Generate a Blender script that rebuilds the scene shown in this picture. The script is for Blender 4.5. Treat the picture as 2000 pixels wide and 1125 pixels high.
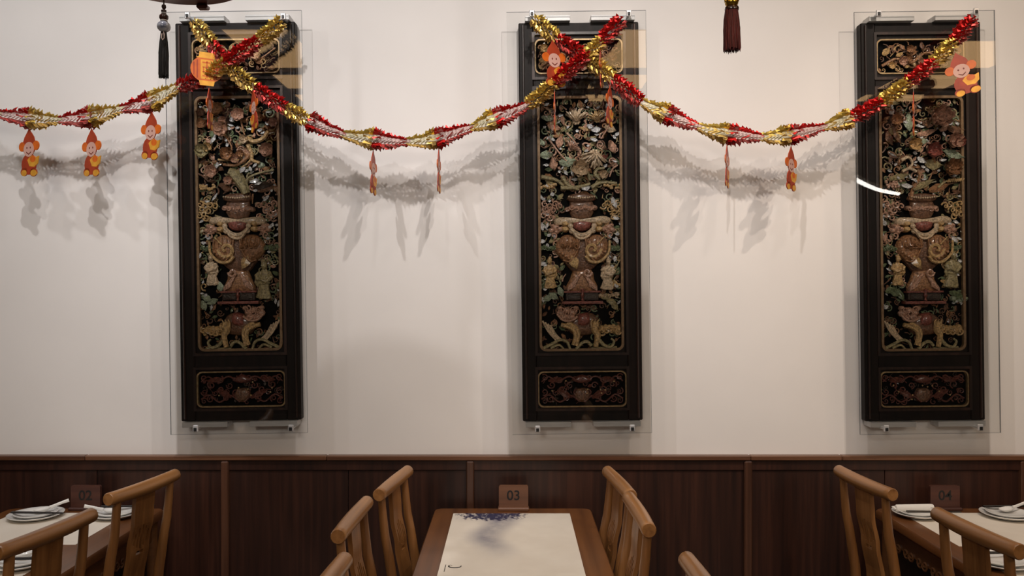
import bpy, math, random
from mathutils import Vector, Matrix, Euler
random.seed(7)
PI = math.pi
S = bpy.context.scene
COL = S.collection
for o in list(bpy.data.objects): bpy.data.objects.remove(o)

# ------------------------------------------------------------------ camera, world, lights, exposure
EYE = 1.75
F = 1600.0
cam = bpy.data.objects.new('camera', bpy.data.cameras.new('camera'))
cam.location = (0, 0, EYE); cam.rotation_euler = (PI/2, 0, 0)
cam.data.sensor_width = 36; cam.data.lens = 36*F/2000
COL.objects.link(cam); S.camera = cam
w = bpy.data.worlds.new('world'); S.world = w; w.use_nodes = True
w.node_tree.nodes['Background'].inputs[0].default_value = (.9, .85, .8, 1)
w.node_tree.nodes['Background'].inputs[1].default_value = .05
S.view_settings.view_transform = 'Standard'; S.view_settings.look = 'None'
S.view_settings.exposure = 0.0; S.view_settings.gamma = 1.0
S.view_settings.use_curve_mapping = False

YW = 3.81           # plaster wall plane
def spot(name, loc, target, power, color, angle=100, blend=.5, radius=.035):
    l = bpy.data.lights.new(name, 'SPOT'); l.energy = power; l.color = color
    l.spot_size = math.radians(angle); l.spot_blend = blend; l.shadow_soft_size = radius
    o = bpy.data.objects.new(name, l); COL.objects.link(o); o.location = loc
    o.rotation_euler = (Vector(target)-Vector(loc)).to_track_quat('-Z', 'Y').to_euler(); return o
for x, p, col in ((-3.1, 75, (1, .985, .99)), (-2.2, 55, (1, .975, .97)), (-.45, 40, (1, .95, .92)), (1.1, 34, (1, .90, .81)), (2.9, 30, (1, .74, .52))):
    spot('wall_spotlight', (x, 2.22, 3.80), (x, YW, 1.8), p*.49, col, 104, .7, .05)
for x, p, col in ((-1.25, 150, (1, .955, .94)), (.32, 150, (1, .925, .88)), (1.90, 140, (1, .85, .72))):
    spot('panel_spotlight', (x, 2.10, 3.80), (x, YW, 1.75), p*.475, col, 100, .75, .022)
    spot('panel_accent', (x, 1.45, 3.80), (x, YW, 1.72), 84, col, 52, 1.0, .02)
spot('table_downlight', (0.05, 2.55, 3.80), (0.03, 2.75, .75), 46, (1, .88, .74), 50, .8, .05)
def area(name, loc, target, power, color, size):
    l = bpy.data.lights.new(name, 'AREA'); l.energy = power; l.color = color; l.size = size
    o = bpy.data.objects.new(name, l); COL.objects.link(o); o.location = loc
    o.rotation_euler = (Vector(target)-Vector(loc)).to_track_quat('-Z', 'Y').to_euler(); return o
area('fill_light', (-1.5, -2.6, 3.7), (-.6, 3.8, 1.9), 66, (1, .93, .86), 1.2)  # pair of unseen area lamps added as frontal fill
area('fill_light', (2.9, -2.6, 3.7), (1.2, 3.8, 1.9), 54, (1, .88, .76), 1.2)

# ------------------------------------------------------------------ materials
def new_mat(name):
    m = bpy.data.materials.new(name); m.use_nodes = True
    nt = m.node_tree; return m, nt, nt.nodes['Principled BSDF']
def N(nt, t, **kw):
    n = nt.nodes.new(t)
    for k, v in kw.items(): setattr(n, k, v)
    return n
def ramp(nt, src, stops):
    r = N(nt, 'ShaderNodeValToRGB'); nt.links.new(src, r.inputs[0])
    el = r.color_ramp.elements
    while len(el) < len(stops): el.new(.5)
    for e, (p, c) in zip(el, stops):
        e.position = p; e.color = (c[0], c[1], c[2], 1)
    return r
def mat_plain(name, c1, c2=None, scale=12, rough=.5, metal=0, coat=0, bump=0, stretch=(1, 1, 1), spec=.5):
    m, nt, b = new_mat(name)
    c2 = c2 or tuple(x*.75 for x in c1)
    tc = N(nt, 'ShaderNodeTexCoord'); mp = N(nt, 'ShaderNodeMapping'); mp.inputs['Scale'].default_value = stretch
    nt.links.new(tc.outputs['Object'], mp.inputs['Vector'])
    no = N(nt, 'ShaderNodeTexNoise'); no.inputs['Scale'].default_value = scale; no.inputs['Detail'].default_value = 5
    nt.links.new(mp.outputs[0], no.inputs['Vector'])
    r = ramp(nt, no.outputs['Fac'], [(.35, c2), (.65, c1)])
    nt.links.new(r.outputs[0], b.inputs['Base Color'])
    b.inputs['Roughness'].default_value = rough; b.inputs['Metallic'].default_value = metal
    b.inputs['Coat Weight'].default_value = coat; b.inputs['Coat Roughness'].default_value = .15
    b.inputs['Specular IOR Level'].default_value = spec
    if bump:
        bp = N(nt, 'ShaderNodeBump'); bp.inputs['Strength'].default_value = bump; bp.inputs['Distance'].default_value = .01
        nt.links.new(no.outputs['Fac'], bp.inputs['Height']); nt.links.new(bp.outputs[0], b.inputs['Normal'])
    return m
def mat_wood(name, dark, mid, light, axis='Z', fine=60, rough=.4, coat=.2):
    """grain running along the given object axis"""
    m, nt, b = new_mat(name)
    st = {'X': (.04, 1, 1), 'Y': (1, .04, 1), 'Z': (1, 1, .04)}[axis]
    tc = N(nt, 'ShaderNodeTexCoord'); mp = N(nt, 'ShaderNodeMapping'); mp.inputs['Scale'].default_value = st
    nt.links.new(tc.outputs['Object'], mp.inputs['Vector'])
    info = N(nt, 'ShaderNodeObjectInfo'); add = N(nt, 'ShaderNodeVectorMath'); add.operation = 'ADD'
    nt.links.new(mp.outputs[0], add.inputs[0]); nt.links.new(info.outputs['Random'], add.inputs[1])
    n1 = N(nt, 'ShaderNodeTexNoise'); n1.inputs['Scale'].default_value = fine; n1.inputs['Detail'].default_value = 6
    n2 = N(nt, 'ShaderNodeTexNoise'); n2.inputs['Scale'].default_value = fine*.12; n2.inputs['Detail'].default_value = 3
    for n in (n1, n2): nt.links.new(add.outputs[0], n.inputs['Vector'])
    mx = N(nt, 'ShaderNodeMath'); mx.operation = 'MULTIPLY_ADD'; mx.inputs[1].default_value = .5
    nt.links.new(n1.outputs['Fac'], mx.inputs[0])
    m2 = N(nt, 'ShaderNodeMath'); m2.operation = 'MULTIPLY'; m2.inputs[1].default_value = .5
    nt.links.new(n2.outputs['Fac'], m2.inputs[0]); nt.links.new(m2.outputs[0], mx.inputs[2])
    r = ramp(nt, mx.outputs[0], [(.36, dark), (.5, mid), (.64, light)])
    nt.links.new(r.outputs[0], b.inputs['Base Color'])
    b.inputs['Roughness'].default_value = rough; b.inputs['Coat Weight'].default_value = coat
    b.inputs['Coat Roughness'].default_value = .2
    bp = N(nt, 'ShaderNodeBump'); bp.inputs['Strength'].default_value = .12; bp.inputs['Distance'].default_value = .003
    nt.links.new(n1.outputs['Fac'], bp.inputs['Height']); nt.links.new(bp.outputs[0], b.inputs['Normal'])
    return m

M = {}
M['plaster'] = mat_plain('plaster', (.80, .765, .735), (.775, .74, .71), 3, .85)
M['wainscot'] = mat_wood('wainscot_wood', (.014, .0046, .003), (.030, .0098, .0055), (.052, .0175, .0095), 'Z', 45, .42, .08)
M['wainscot_post'] = mat_wood('wainscot_post_wood', (.04, .016, .009), (.08, .033, .018), (.12, .052, .028), 'Z', 45, .35, .2)
M['cap'] = mat_wood('cap_wood', (.08, .03, .014), (.14, .06, .028), (.2, .09, .045), 'X', 45, .4, .15)
M['chair'] = mat_wood('chair_wood', (.20, .085, .026), (.32, .145, .045), (.42, .20, .07), 'Y', 50, .38, .25)
M['chair_v'] = mat_wood('chair_post_wood', (.16, .065, .019), (.26, .112, .034), (.35, .16, .054), 'Z', 50, .38, .25)
M['groove'] = mat_plain('dark_groove', (.015, .009, .006), None, 30, .6)
M['table'] = mat_wood('table_wood', (.085, .029, .008), (.14, .050, .013), (.19, .072, .020), 'Y', 30, .33, .25)
M['apron'] = mat_wood('apron_wood', (.07, .027, .010), (.12, .048, .016), (.16, .066, .022), 'Y', 30, .4, .2)
M['sign'] = mat_wood('sign_wood', (.10, .042, .022), (.16, .07, .036), (.21, .095, .05), 'X', 40, .5, .05)
M['sign_red'] = mat_wood('sign_red_wood', (.04, .013, .008), (.065, .021, .013), (.09, .031, .018), 'X', 40, .5, .05)
M['ink'] = mat_plain('black_ink', (.012, .010, .009), None, 30, .6)
M['panel'] = mat_wood('panel_wood', (.007, .0048, .0042), (.012, .0076, .0064), (.020, .0115, .0095), 'Z', 40, .5, .0)
M['panel'].node_tree.nodes['Principled BSDF'].inputs['Specular IOR Level'].default_value = .22
M['panel_warm'] = mat_wood('panel_warm_wood', (.016, .009, .008), (.032, .017, .013), (.065, .030, .022), 'Z', 40, .36, .25)
M['backing'] = mat_plain('backing_black', (.003, .003, .003), None, 10, .7, 0, 0, 0, (1, 1, 1), .1)
M['gilt'] = mat_plain('old_gilt', (.34, .215, .115), (.22, .13, .065), 60, .42, .2)
M['gilt_thin'] = mat_plain('pale_gilt_line', (.50, .36, .19), (.34, .22, .11), 60, .4, .4)
def carve(n, c, rough=.30, coat=.7, metal=.0):
    c = tuple(min(.95, x*1.25) for x in c)
    M[n] = mat_plain('carved_'+n, c, tuple(x*.40 for x in c), 120, rough, metal, coat, .5)
carve('gold', (.66, .43, .19)); carve('brown', (.42, .21, .10)); carve('rose', (.62, .36, .25))
carve('olive', (.42, .35, .18)); carve('green', (.18, .23, .12)); carve('jade', (.40, .47, .33))
carve('umber', (.21, .105, .06)); carve('red', (.32, .10, .075)); carve('tan', (.74, .56, .37))
carve('glint_white', (.95, .90, .84), .2, .8, 0); carve('dark', (.06, .04, .03)); carve('russet', (.16, .05, .035))  # the near-white here paints glints and bright gaps of the carving
M['steel'] = mat_plain('brushed_aluminium', (.66, .65, .64), (.58, .57, .56), 80, .4, .2, 0, 0, (.1, 1, 1))
M['chrome'] = mat_plain('chrome', (.85, .85, .86), (.75, .75, .76), 20, .28, .6)
M['black_metal'] = mat_plain('black_metal', (.02, .02, .02), None, 20, .4, .3)
M['porcelain'] = mat_plain('white_porcelain', (.80, .79, .76), (.76, .75, .72), 5, .15, 0, .4)
M['napkin'] = mat_plain('white_paper_napkin', (.80, .77, .72), (.74, .71, .66), 15, .8)
M['chopstick'] = mat_plain('black_lacquer', (.015, .012, .011), None, 10, .25, 0, .4)
M['tassel_black'] = mat_plain('black_silk', (.010, .009, .010), (.004, .004, .004), 200, .5, 0, 0, .5, (1, 1, .05))
M['tassel_red'] = mat_plain('dark_red_silk', (.22, .022, .016), (.06, .010, .010), 220, .5, 0, 0, .5, (1, 1, .05))
M['bead_blue'] = mat_plain('blue_white_glaze', (.03, .045, .11), (.5, .5, .52), 35, .12, 0, .6)
M['bead_white'] = mat_plain('white_glaze', (.7, .66, .62), None, 10, .15, 0, .5)
M['bead_brown'] = mat_plain('brown_bead', (.06, .02, .012), None, 30, .3, 0, .4)
M['bead_gold'] = mat_plain('gold_bead', (.75, .48, .08), (.45, .25, .03), 60, .22, .9)
M['lantern'] = mat_wood('lantern_wood', (.07, .016, .010), (.12, .028, .018), (.17, .045, .03), 'X', 30, .35, .3)
M['lantern_paper'] = mat_plain('lantern_silk', (.75, .66, .5), None, 8, .8)
M['cord'] = mat_plain('brown_cord', (.05, .02, .012), None, 50, .7)
M['string'] = mat_plain('pale_string', (.6, .45, .38), None, 50, .6)
M['card_red'] = mat_plain('card_red', (.40, .045, .010), (.29, .033, .008), 25, .5)
M['card_orange'] = mat_plain('card_orange', (.66, .14, .010), (.54, .10, .008), 25, .45)
M['card_gold'] = mat_plain('card_gold', (.82, .40, .045), (.64, .29, .03), 25, .4, .2)
M['card_pink'] = mat_plain('card_pink', (.62, .37, .30), (.55, .31, .25), 12, .5)
M['card_ink'] = mat_plain('card_dark', (.20, .035, .02), None, 20, .6)
M['ceiling'] = mat_plain('ceiling_paint', (.05, .038, .028), None, 4, .9)
M['beam'] = mat_wood('beam_wood', (.02, .011, .007), (.04, .02, .012), (.06, .03, .018), 'X', 20, .5, .1)
M['floor'] = mat_plain('floor_tile', (.10, .09, .08), (.07, .063, .056), 4, .35)
M['room_wall'] = mat_plain('room_wall_paint', (.07, .055, .042), None, 3, .9)
def foil(name, c):
    m, nt, b = new_mat(name)
    g = N(nt, 'ShaderNodeNewGeometry'); no = N(nt, 'ShaderNodeTexNoise'); no.inputs['Scale'].default_value = 70
    r = ramp(nt, no.outputs['Fac'], [(.35, tuple(x*.6 for x in c)), (.65, c)])
    nt.links.new(r.outputs[0], b.inputs['Base Color'])
    b.inputs['Metallic'].default_value = .72; b.inputs['Roughness'].default_value = .3
    paper = N(nt, 'ShaderNodeBsdfDiffuse')
    paper.inputs[0].default_value = (.72+.1*c[0], .60+.2*c[1], .52, 1)
    mx = N(nt, 'ShaderNodeMixShader')
    mul = N(nt, 'ShaderNodeMath'); mul.operation = 'MULTIPLY'; mul.inputs[1].default_value = .12
    nt.links.new(g.outputs['Backfacing'], mul.inputs[0]); nt.links.new(mul.outputs[0], mx.inputs[0])
    nt.links.new(b.outputs[0], mx.inputs[1]); nt.links.new(paper.outputs[0], mx.inputs[2])
    nt.links.new(mx.outputs[0], nt.nodes['Material Output'].inputs['Surface'])
    return m
M['paper_red'] = mat_plain('red_foil_back', (.80, .60, .56), None, 20, .6); M['paper_gold'] = mat_plain('gold_foil_back', (.80, .74, .52), None, 20, .6)
M['foil_red'] = foil('red_foil', (.62, .012, .010)); M['foil_gold'] = foil('gold_foil', (.78, .52, .10))
def glass_mat():
    m, nt, b = new_mat('clear_glass'); nt.nodes.remove(b)
    fr = N(nt, 'ShaderNodeFresnel'); fr.inputs[0].default_value = 1.5
    tr = N(nt, 'ShaderNodeBsdfTransparent'); tr.inputs[0].default_value = (.988, .992, .99, 1)
    gl = N(nt, 'ShaderNodeBsdfGlossy'); gl.inputs['Roughness'].default_value = 0.0
    mx = N(nt, 'ShaderNodeMixShader')
    nt.links.new(fr.outputs[0], mx.inputs[0]); nt.links.new(tr.outputs[0], mx.inputs[1]); nt.links.new(gl.outputs[0], mx.inputs[2])
    nt.links.new(mx.outputs[0], nt.nodes['Material Output'].inputs['Surface']); return m
M['glass'] = glass_mat()
def glass_edge():
    m, nt, b = new_mat('glass_edge')
    tr = N(nt, 'ShaderNodeBsdfTransparent'); tr.inputs[0].default_value = (.5, .52, .55, 1)
    mx = N(nt, 'ShaderNodeMixShader'); mx.inputs[0].default_value = .55
    b.inputs['Base Color'].default_value = (.06, .065, .075, 1); b.inputs['Roughness'].default_value = .2
    nt.links.new(b.outputs[0], mx.inputs[1]); nt.links.new(tr.outputs[0], mx.inputs[2])
    nt.links.new(mx.outputs[0], nt.nodes['Material Output'].inputs['Surface']); return m
M['glass_edge'] = glass_edge()
def emit(name, c, s):
    m, nt, b = new_mat(name)
    b.inputs['Base Color'].default_value = (*c, 1); b.inputs['Emission Color'].default_value = (*c, 1)
    b.inputs['Emission Strength'].default_value = s; return m
M['light_panel'] = emit('lit_ceiling_panel', (1, .60, .27), 3.6)
M['lamp_white'] = emit('lamp_white', (1, .95, .88), 16)
def mat_ink(name, painted=True):
    """paper mat printed with an ink-wash tree; object coords, metres, origin at the mat's far edge centre, +y = away"""
    m, nt, b = new_mat(name)
    L = nt.links
    tc = N(nt, 'ShaderNodeTexCoord'); sp = N(nt, 'ShaderNodeSeparateXYZ'); L.new(tc.outputs['Object'], sp.inputs[0])
    def math_(op, a, c=None):
        n = N(nt, 'ShaderNodeMath'); n.operation = op
        for i, v in enumerate((a, c)):
            if v is None: continue
            if isinstance(v, (int, float)): n.inputs[i].default_value = v
            else: L.new(v, n.inputs[i])
        return n.outputs[0]
    def smooth(x, a, c):
        n = N(nt, 'ShaderNodeMapRange'); n.interpolation_type = 'SMOOTHSTEP'
        n.inputs[1].default_value = a; n.inputs[2].default_value = c; L.new(x, n.inputs[0]); return n.outputs[0]
    def ell(cx, cy, rx, ry):
        dx = math_('DIVIDE', math_('SUBTRACT', sp.outputs[0], cx), rx); dy = math_('DIVIDE', math_('SUBTRACT', sp.outputs[1], cy), ry)
        return math_('SQRT', math_('ADD', math_('MULTIPLY', dx, dx), math_('MULTIPLY', dy, dy)))
    def noise(scale, det, st=(1, 1, 1)):
        mp = N(nt, 'ShaderNodeMapping'); mp.inputs['Scale'].default_value = st; L.new(tc.outputs['Object'], mp.inputs[0])
        n = N(nt, 'ShaderNodeTexNoise'); n.inputs['Scale'].default_value = scale; n.inputs['Detail'].default_value = det
        n.inputs['Roughness'].default_value = .65
        L.new(mp.outputs[0], n.inputs['Vector']); return n.outputs['Fac']
    n0 = noise(4, 3)
    base = ramp(nt, n0, [(.35, (.70, .635, .545)), (.65, (.76, .70, .61))])
    col = base.outputs[0]
    if painted:
        fine = noise(48, 10, (1, .6, 1))
        crown = math_('SUBTRACT', 1.0, smooth(ell(-.085, -.03, .20, .12), .35, 1.1))
        ink = smooth(math_('ADD', fine, math_('MULTIPLY', crown, .30)), .64, .80)
        ink = math_('MULTIPLY', ink, smooth(crown, .02, .5))
        wash = math_('MULTIPLY', math_('SUBTRACT', 1.0, smooth(ell(-.085, -.04, .25, .15), .2, 1.0)), .45)
        fold = noise(9, 4)
        bend = math_('MULTIPLY', math_('SINE', math_('MULTIPLY', sp.outputs[1], 14.0)), .03)
        tx = math_('ABSOLUTE', math_('SUBTRACT', math_('ADD', sp.outputs[0], bend), -.075))
        trunk = math_('MULTIPLY', math_('SUBTRACT', 1.0, smooth(math_('ADD', tx, math_('MULTIPLY', fold, .06)), .035, .14)),
                      math_('SUBTRACT', 1.0, smooth(math_('MULTIPLY', sp.outputs[1], -1.0), .36, .66)))
        t2 = math_('MULTIPLY', math_('MULTIPLY', trunk, 1.5), fold)
        tot = math_('MINIMUM', math_('ADD', math_('MULTIPLY', wash, fold), t2), 1.0)
        mx = N(nt, 'ShaderNodeMix'); mx.data_type = 'RGBA'; L.new(tot, mx.inputs[0]); L.new(col, mx.inputs[6]); mx.inputs[7].default_value = (.23, .22, .26, 1)
        m3 = N(nt, 'ShaderNodeMix'); m3.data_type = 'RGBA'; L.new(ink, m3.inputs[0]); L.new(mx.outputs[2], m3.inputs[6]); m3.inputs[7].default_value = (.028, .026, .07, 1)
        col = m3.outputs[2]
    L.new(col, b.inputs['Base Color']); b.inputs['Roughness'].default_value = .6
    return m
M['mat_tree'] = mat_ink('ink_tree_paper'); M['mat_plain'] = mat_ink('plain_paper', False)

# ------------------------------------------------------------------ mesh helpers
class MB:
    def __init__(s): s.v = []; s.f = []; s.mi = []
    def add(s, vs, fs, mi=0):
        n = len(s.v); s.v += [tuple(v) for v in vs]
        s.f += [tuple(i+n for i in f) for f in fs]; s.mi += [mi]*len(fs); return s
    def box(s, c, d, rot=None, mi=0, bev=0):
        x, y, z = (a/2 for a in d)
        if bev:
            b = min(bev, x*.9, y*.9, z*.9); vs = []; idx = {}
            for sx in (-1, 1):
                for sy in (-1, 1):
                    for sz in (-1, 1):
                        for k, p in enumerate(((x, y-b, z-b), (x-b, y, z-b), (x-b, y-b, z))):
                            idx[(sx, sy, sz, k)] = len(vs); vs.append((sx*p[0], sy*p[1], sz*p[2]))
            fs = []
            def q(l): fs.append([idx[i] for i in l])
            for t in (-1, 1):
                cyc = [(-1, -1), (1, -1), (1, 1), (-1, 1)]
                if t < 0: cyc = cyc[::-1]
                q([(t, a, c_, 0) for a, c_ in cyc]); q([(a, t, c_, 1) for a, c_ in cyc[::-1]]); q([(a, c_, t, 2) for a, c_ in cyc])
            for a in (-1, 1):
                for c_ in (-1, 1):
                    e1 = [(a, c_, -1, 0), (a, c_, 1, 0), (a, c_, 1, 1), (a, c_, -1, 1)]
                    e2 = [(a, -1, c_, 0), (a, 1, c_, 0), (a, 1, c_, 2), (a, -1, c_, 2)]
                    e3 = [(-1, a, c_, 1), (1, a, c_, 1), (1, a, c_, 2), (-1, a, c_, 2)]
                    for e, sg in ((e1, -a*c_), (e2, a*c_), (e3, -a*c_)): q(e if sg > 0 else e[::-1])
            for sx in (-1, 1):
                for sy in (-1, 1):
                    for sz in (-1, 1):
                        t = [(sx, sy, sz, 0), (sx, sy, sz, 1), (sx, sy, sz, 2)]; q(t if sx*sy*sz > 0 else t[::-1])
        else:
            vs = [(-x, -y, -z), (x, -y, -z), (x, y, -z), (-x, y, -z), (-x, -y, z), (x, -y, z), (x, y, z), (-x, y, z)]
            fs = [(3, 2, 1, 0), (4, 5, 6, 7), (0, 1, 5, 4), (1, 2, 6, 5), (2, 3, 7, 6), (3, 0, 4, 7)]
        R = rot if isinstance(rot, Matrix) else (Euler(rot).to_matrix() if rot else Matrix.Identity(3))
        C = Vector(c); return s.add([C+R@Vector(v) for v in vs], fs, mi)
    def tube(s, pts, rad, seg=8, mi=0, flat=1.0, caps=True):
        pts = [Vector(p) for p in pts]; n = len(pts)
        if not isinstance(rad, (list, tuple)): rad = [rad]*n
        up = None; vs = []
        for i, p in enumerate(pts):
            t = (pts[min(i+1, n-1)]-pts[max(i-1, 0)])
            if t.length < 1e-9: t = Vector((0, 0, 1))
            t.normalize()
            if up is None:
                up = Vector((0, 1, 0)) if abs(t.y) < .8 else Vector((0, 0, 1))
            a = t.cross(up); a.normalize(); up = a.cross(t); up.normalize()
            for k in range(seg):
                an = 2*PI*k/seg
                vs.append(p+a*(math.cos(an)*rad[i])+up*(math.sin(an)*rad[i]*flat))
        fs = [(i*seg+k, i*seg+(k+1) % seg, (i+1)*seg+(k+1) % seg, (i+1)*seg+k) for i in range(n-1) for k in range(seg)]
        if caps: fs += [tuple(range(seg-1, -1, -1)), tuple((n-1)*seg+k for k in range(seg))]
        return s.add(vs, fs, mi)
    def ell(s, c, r, rot=None, nu=10, nv=6, mi=0):
        R = Euler(rot).to_matrix() if rot else Matrix.Identity(3); C = Vector(c); vs = [C+R@Vector((0, 0, -r[2]))]
        for j in range(1, nv):
            th = PI*j/nv-PI/2
            for i in range(nu):
                a = 2*PI*i/nu; vs.append(C+R@Vector((r[0]*math.cos(th)*math.cos(a), r[1]*math.cos(th)*math.sin(a), r[2]*math.sin(th))))
        vs.append(C+R@Vector((0, 0, r[2]))); fs = []
        for i in range(nu): fs.append((0, 1+(i+1) % nu, 1+i))
        for j in range(nv-2):
            for i in range(nu):
                a = 1+j*nu; fs.append((a+i, a+(i+1) % nu, a+nu+(i+1) % nu, a+nu+i))
        a = 1+(nv-2)*nu
        for i in range(nu): fs.append((a+i, a+(i+1) % nu, len(vs)-1))
        return s.add(vs, fs, mi)
    def lathe(s, prof, seg=32, c=(0, 0, 0), mi=0):
        vs = []; fs = []; n = len(prof)
        for r, z in prof:
            for k in range(seg):
                a = 2*PI*k/seg; vs.append((c[0]+r*math.cos(a), c[1]+r*math.sin(a), c[2]+z))
        for i in range(n-1):
            for k in range(seg): fs.append((i*seg+k, i*seg+(k+1) % seg, (i+1)*seg+(k+1) % seg, (i+1)*seg+k))
        return s.add(vs, fs, mi)
    def prism(s, out, y0, y1, mi=0):
        """outline in x,z extruded from y0 (front) to y1"""
        n = len(out); vs = [(x, y0, z) for x, z in out]+[(x, y1, z) for x, z in out]
        fs = [tuple(range(n)), tuple(range(2*n-1, n-1, -1))]+[(i, i+n, (i+1) % n+n, (i+1) % n) for i in range(n)]
        return s.add(vs, fs, mi)
    def dome(s, out, y0, h, steps=((0, 0), (.04, .5), (.18, .82), (.5, 1.0)), mi=0):
        """outline in x,z swollen towards -y"""
        n = len(out); cx = sum(p[0] for p in out)/n; cz = sum(p[1] for p in out)/n; vs = []; fs = []
        for k, (ins, hh) in enumerate(steps):
            for x, z in out: vs.append((x+(cx-x)*ins, y0-h*hh, z+(cz-z)*ins))
        vs.append((cx, y0-h*1.03, cz))
        for k in range(len(steps)-1):
            for i in range(n): fs.append((k*n+i, k*n+(i+1) % n, (k+1)*n+(i+1) % n, (k+1)*n+i))
        k = (len(steps)-1)*n
        for i in range(n): fs.append((k+i, k+(i+1) % n, len(vs)-1))
        return s.add(vs, fs, mi)
    def ring(s, out, inn, y0, y1, mi=0):
        """frame between two outlines with the same point count, y0 front"""
        n = len(out); vs = [(x, y0, z) for x, z in out]+[(x, y0, z) for x, z in inn]+[(x, y1, z) for x, z in out]+[(x, y1, z) for x, z in inn]
        fs = []
        for i in range(n):
            j = (i+1) % n
            fs += [(i, j, n+j, n+i), (2*n+j, 2*n+i, 3*n+i, 3*n+j), (i, 2*n+i, 2*n+j, j), (n+j, 3*n+j, 3*n+i, n+i)]
        return s.add(vs, fs, mi)
    def build(s, name, mat, parent=None, smooth=True, loc=None):
        me = bpy.data.meshes.new(name); me.from_pydata([tuple(v) for v in s.v], [], s.f)
        for m in (mat if isinstance(mat, (list, tuple)) else [mat]): me.materials.append(m)
        if any(s.mi): me.polygons.foreach_set('material_index', s.mi)
        if smooth:
            me.polygons.foreach_set('use_smooth', [True]*len(me.polygons))
            try: me.set_sharp_from_angle(angle=math.radians(38))
            except Exception: pass
        me.update()
        o = bpy.data.objects.new(name, me); COL.objects.link(o)
        if parent: o.parent = parent
        if loc: o.location = loc
        return o
def tag(o, label=None, cat=None, group=None, kind=None):
    if label: o['label'] = label
    if cat: o['category'] = cat
    if group: o['group'] = group
    if kind: o['kind'] = kind
    return o
def empty(name, loc, rot=(0, 0, 0)):
    o = bpy.data.objects.new(name, None); COL.objects.link(o); o.location = loc; o.rotation_euler = rot
    o.empty_display_size = .05; return o
def copy_tree(o, parent=None):
    c = o.copy(); COL.objects.link(c); c.parent = parent
    for ch in list(o.children): copy_tree(ch, c)
    return c
def text_mesh(name, txt, size, depth, mat, parent, loc, rot):
    cu = bpy.data.curves.new(name, 'FONT'); cu.body = txt; cu.size = size; cu.extrude = depth
    cu.align_x = 'CENTER'; cu.align_y = 'CENTER'; cu.offset = size*.012
    t = bpy.data.objects.new(name+'_tmp', cu); COL.objects.link(t)
    dg = bpy.context.evaluated_depsgraph_get(); me = bpy.data.meshes.new_from_object(t.evaluated_get(dg))
    bpy.data.objects.remove(t); me.materials.clear(); me.materials.append(mat)
    o = bpy.data.objects.new(name, me); COL.objects.link(o); o.parent = parent; o.location = loc; o.rotation_euler = rot; return o
def at(px, py, Y): return Vector(((px-1000)/F*Y, Y, EYE-(py-562.5)/F*Y))
def at_z(px, py, z):
    Y = (EYE-z)*F/(py-562.5); return at(px, py, Y)
def rrect(cx, cz, hw, hh, r, n=4):
    out = []
    for sx, sz, a0 in ((1, -1, -PI/2), (1, 1, 0), (-1, 1, PI/2), (-1, -1, PI)):
        for k in range(n+1):
            a = a0+PI/2*k/n; out.append((cx+sx*(hw-r)+r*math.cos(a), cz+sz*(hh-r)+r*math.sin(a)))
    return out
def catmull(P, n=8):
    P = [Vector(p) for p in P]; P = [P[0]*2-P[1]]+P+[P[-1]*2-P[-2]]; out = []
    for i in range(1, len(P)-2):
        for k in range(n):
            t = k/n; a, b, c, d = P[i-1:i+3]
            out.append(.5*((2*b)+(c-a)*t+(2*a-5*b+4*c-d)*t*t+(3*b-a-3*c+d)*t**3))
    out.append(P[-2]); return out

# ------------------------------------------------------------------ the setting
X0, X1, YB, ZC = -4.2, 5.2, -4.0, 3.85
def struct(name, mb, mat): return tag(mb.build(name, mat, smooth=False), kind='structure')
struct('floor', MB().box(((X0+X1)/2, (YW+YB)/2, -.05), (X1-X0, YW-YB, .1)), M['floor'])
struct('ceiling', MB().box(((X0+X1)/2, (YW+YB)/2, ZC+.05), (X1-X0, YW-YB, .1)), M['ceiling'])
struct('wall_front', MB().box(((X0+X1)/2, YW+.06, ZC/2), (X1-X0+.4, .12, ZC)), M['plaster'])
struct('wall_back', MB().box(((X0+X1)/2, YB-.06, ZC/2), (X1-X0+.4, .12, ZC)), M['room_wall'])
struct('wall_left', MB().box((X0-.06, (YW+YB)/2, ZC/2), (.12, YW-YB, ZC)), M['room_wall'])
struct('wall_right', MB().box((X1+.06, (YW+YB)/2, ZC/2), (.12, YW-YB, ZC)), M['room_wall'])
# ceiling beams and lit coffers (they show as reflections in the glass)
beams = tag(empty('trim_2', (0, 0, ZC)), kind='structure')
for y in (-.35, -1.15, -2.0): MB().box((.5, y, -.035), (X1-X0, .10, .07)).build('beam', M['beam'], beams, False)
for i, (xa, xb, ya, yb_) in enumerate(((-2.34, -1.75, -1.7, .9), (.76, 1.36, -1.7, .9), (3.75, 4.5, -1.7, .6))):
    t = empty('ceiling_light', ((xa+xb)/2, (ya+yb_)/2, ZC-.02))
    MB().box((0, 0, 0), (xb-xa, yb_-ya, .02)).build('diffuser', M['light_panel'], t, False)
    fr = MB()
    for sx in (-1, 1): fr.box((sx*(xb-xa)/2, 0, -.008), (.03, yb_-ya, .036))
    for sy in (-1, 1): fr.box((0, sy*(yb_-ya)/2, -.008), (xb-xa, .03, .036))
    fr.build('frame', M['beam'], t, False)
    tag(t, 'warm lit ceiling panel reflected in the %s glass cover' % ('left', 'middle', 'right')[i], 'ceiling light', 'lit ceiling panels behind the camera')
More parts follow.
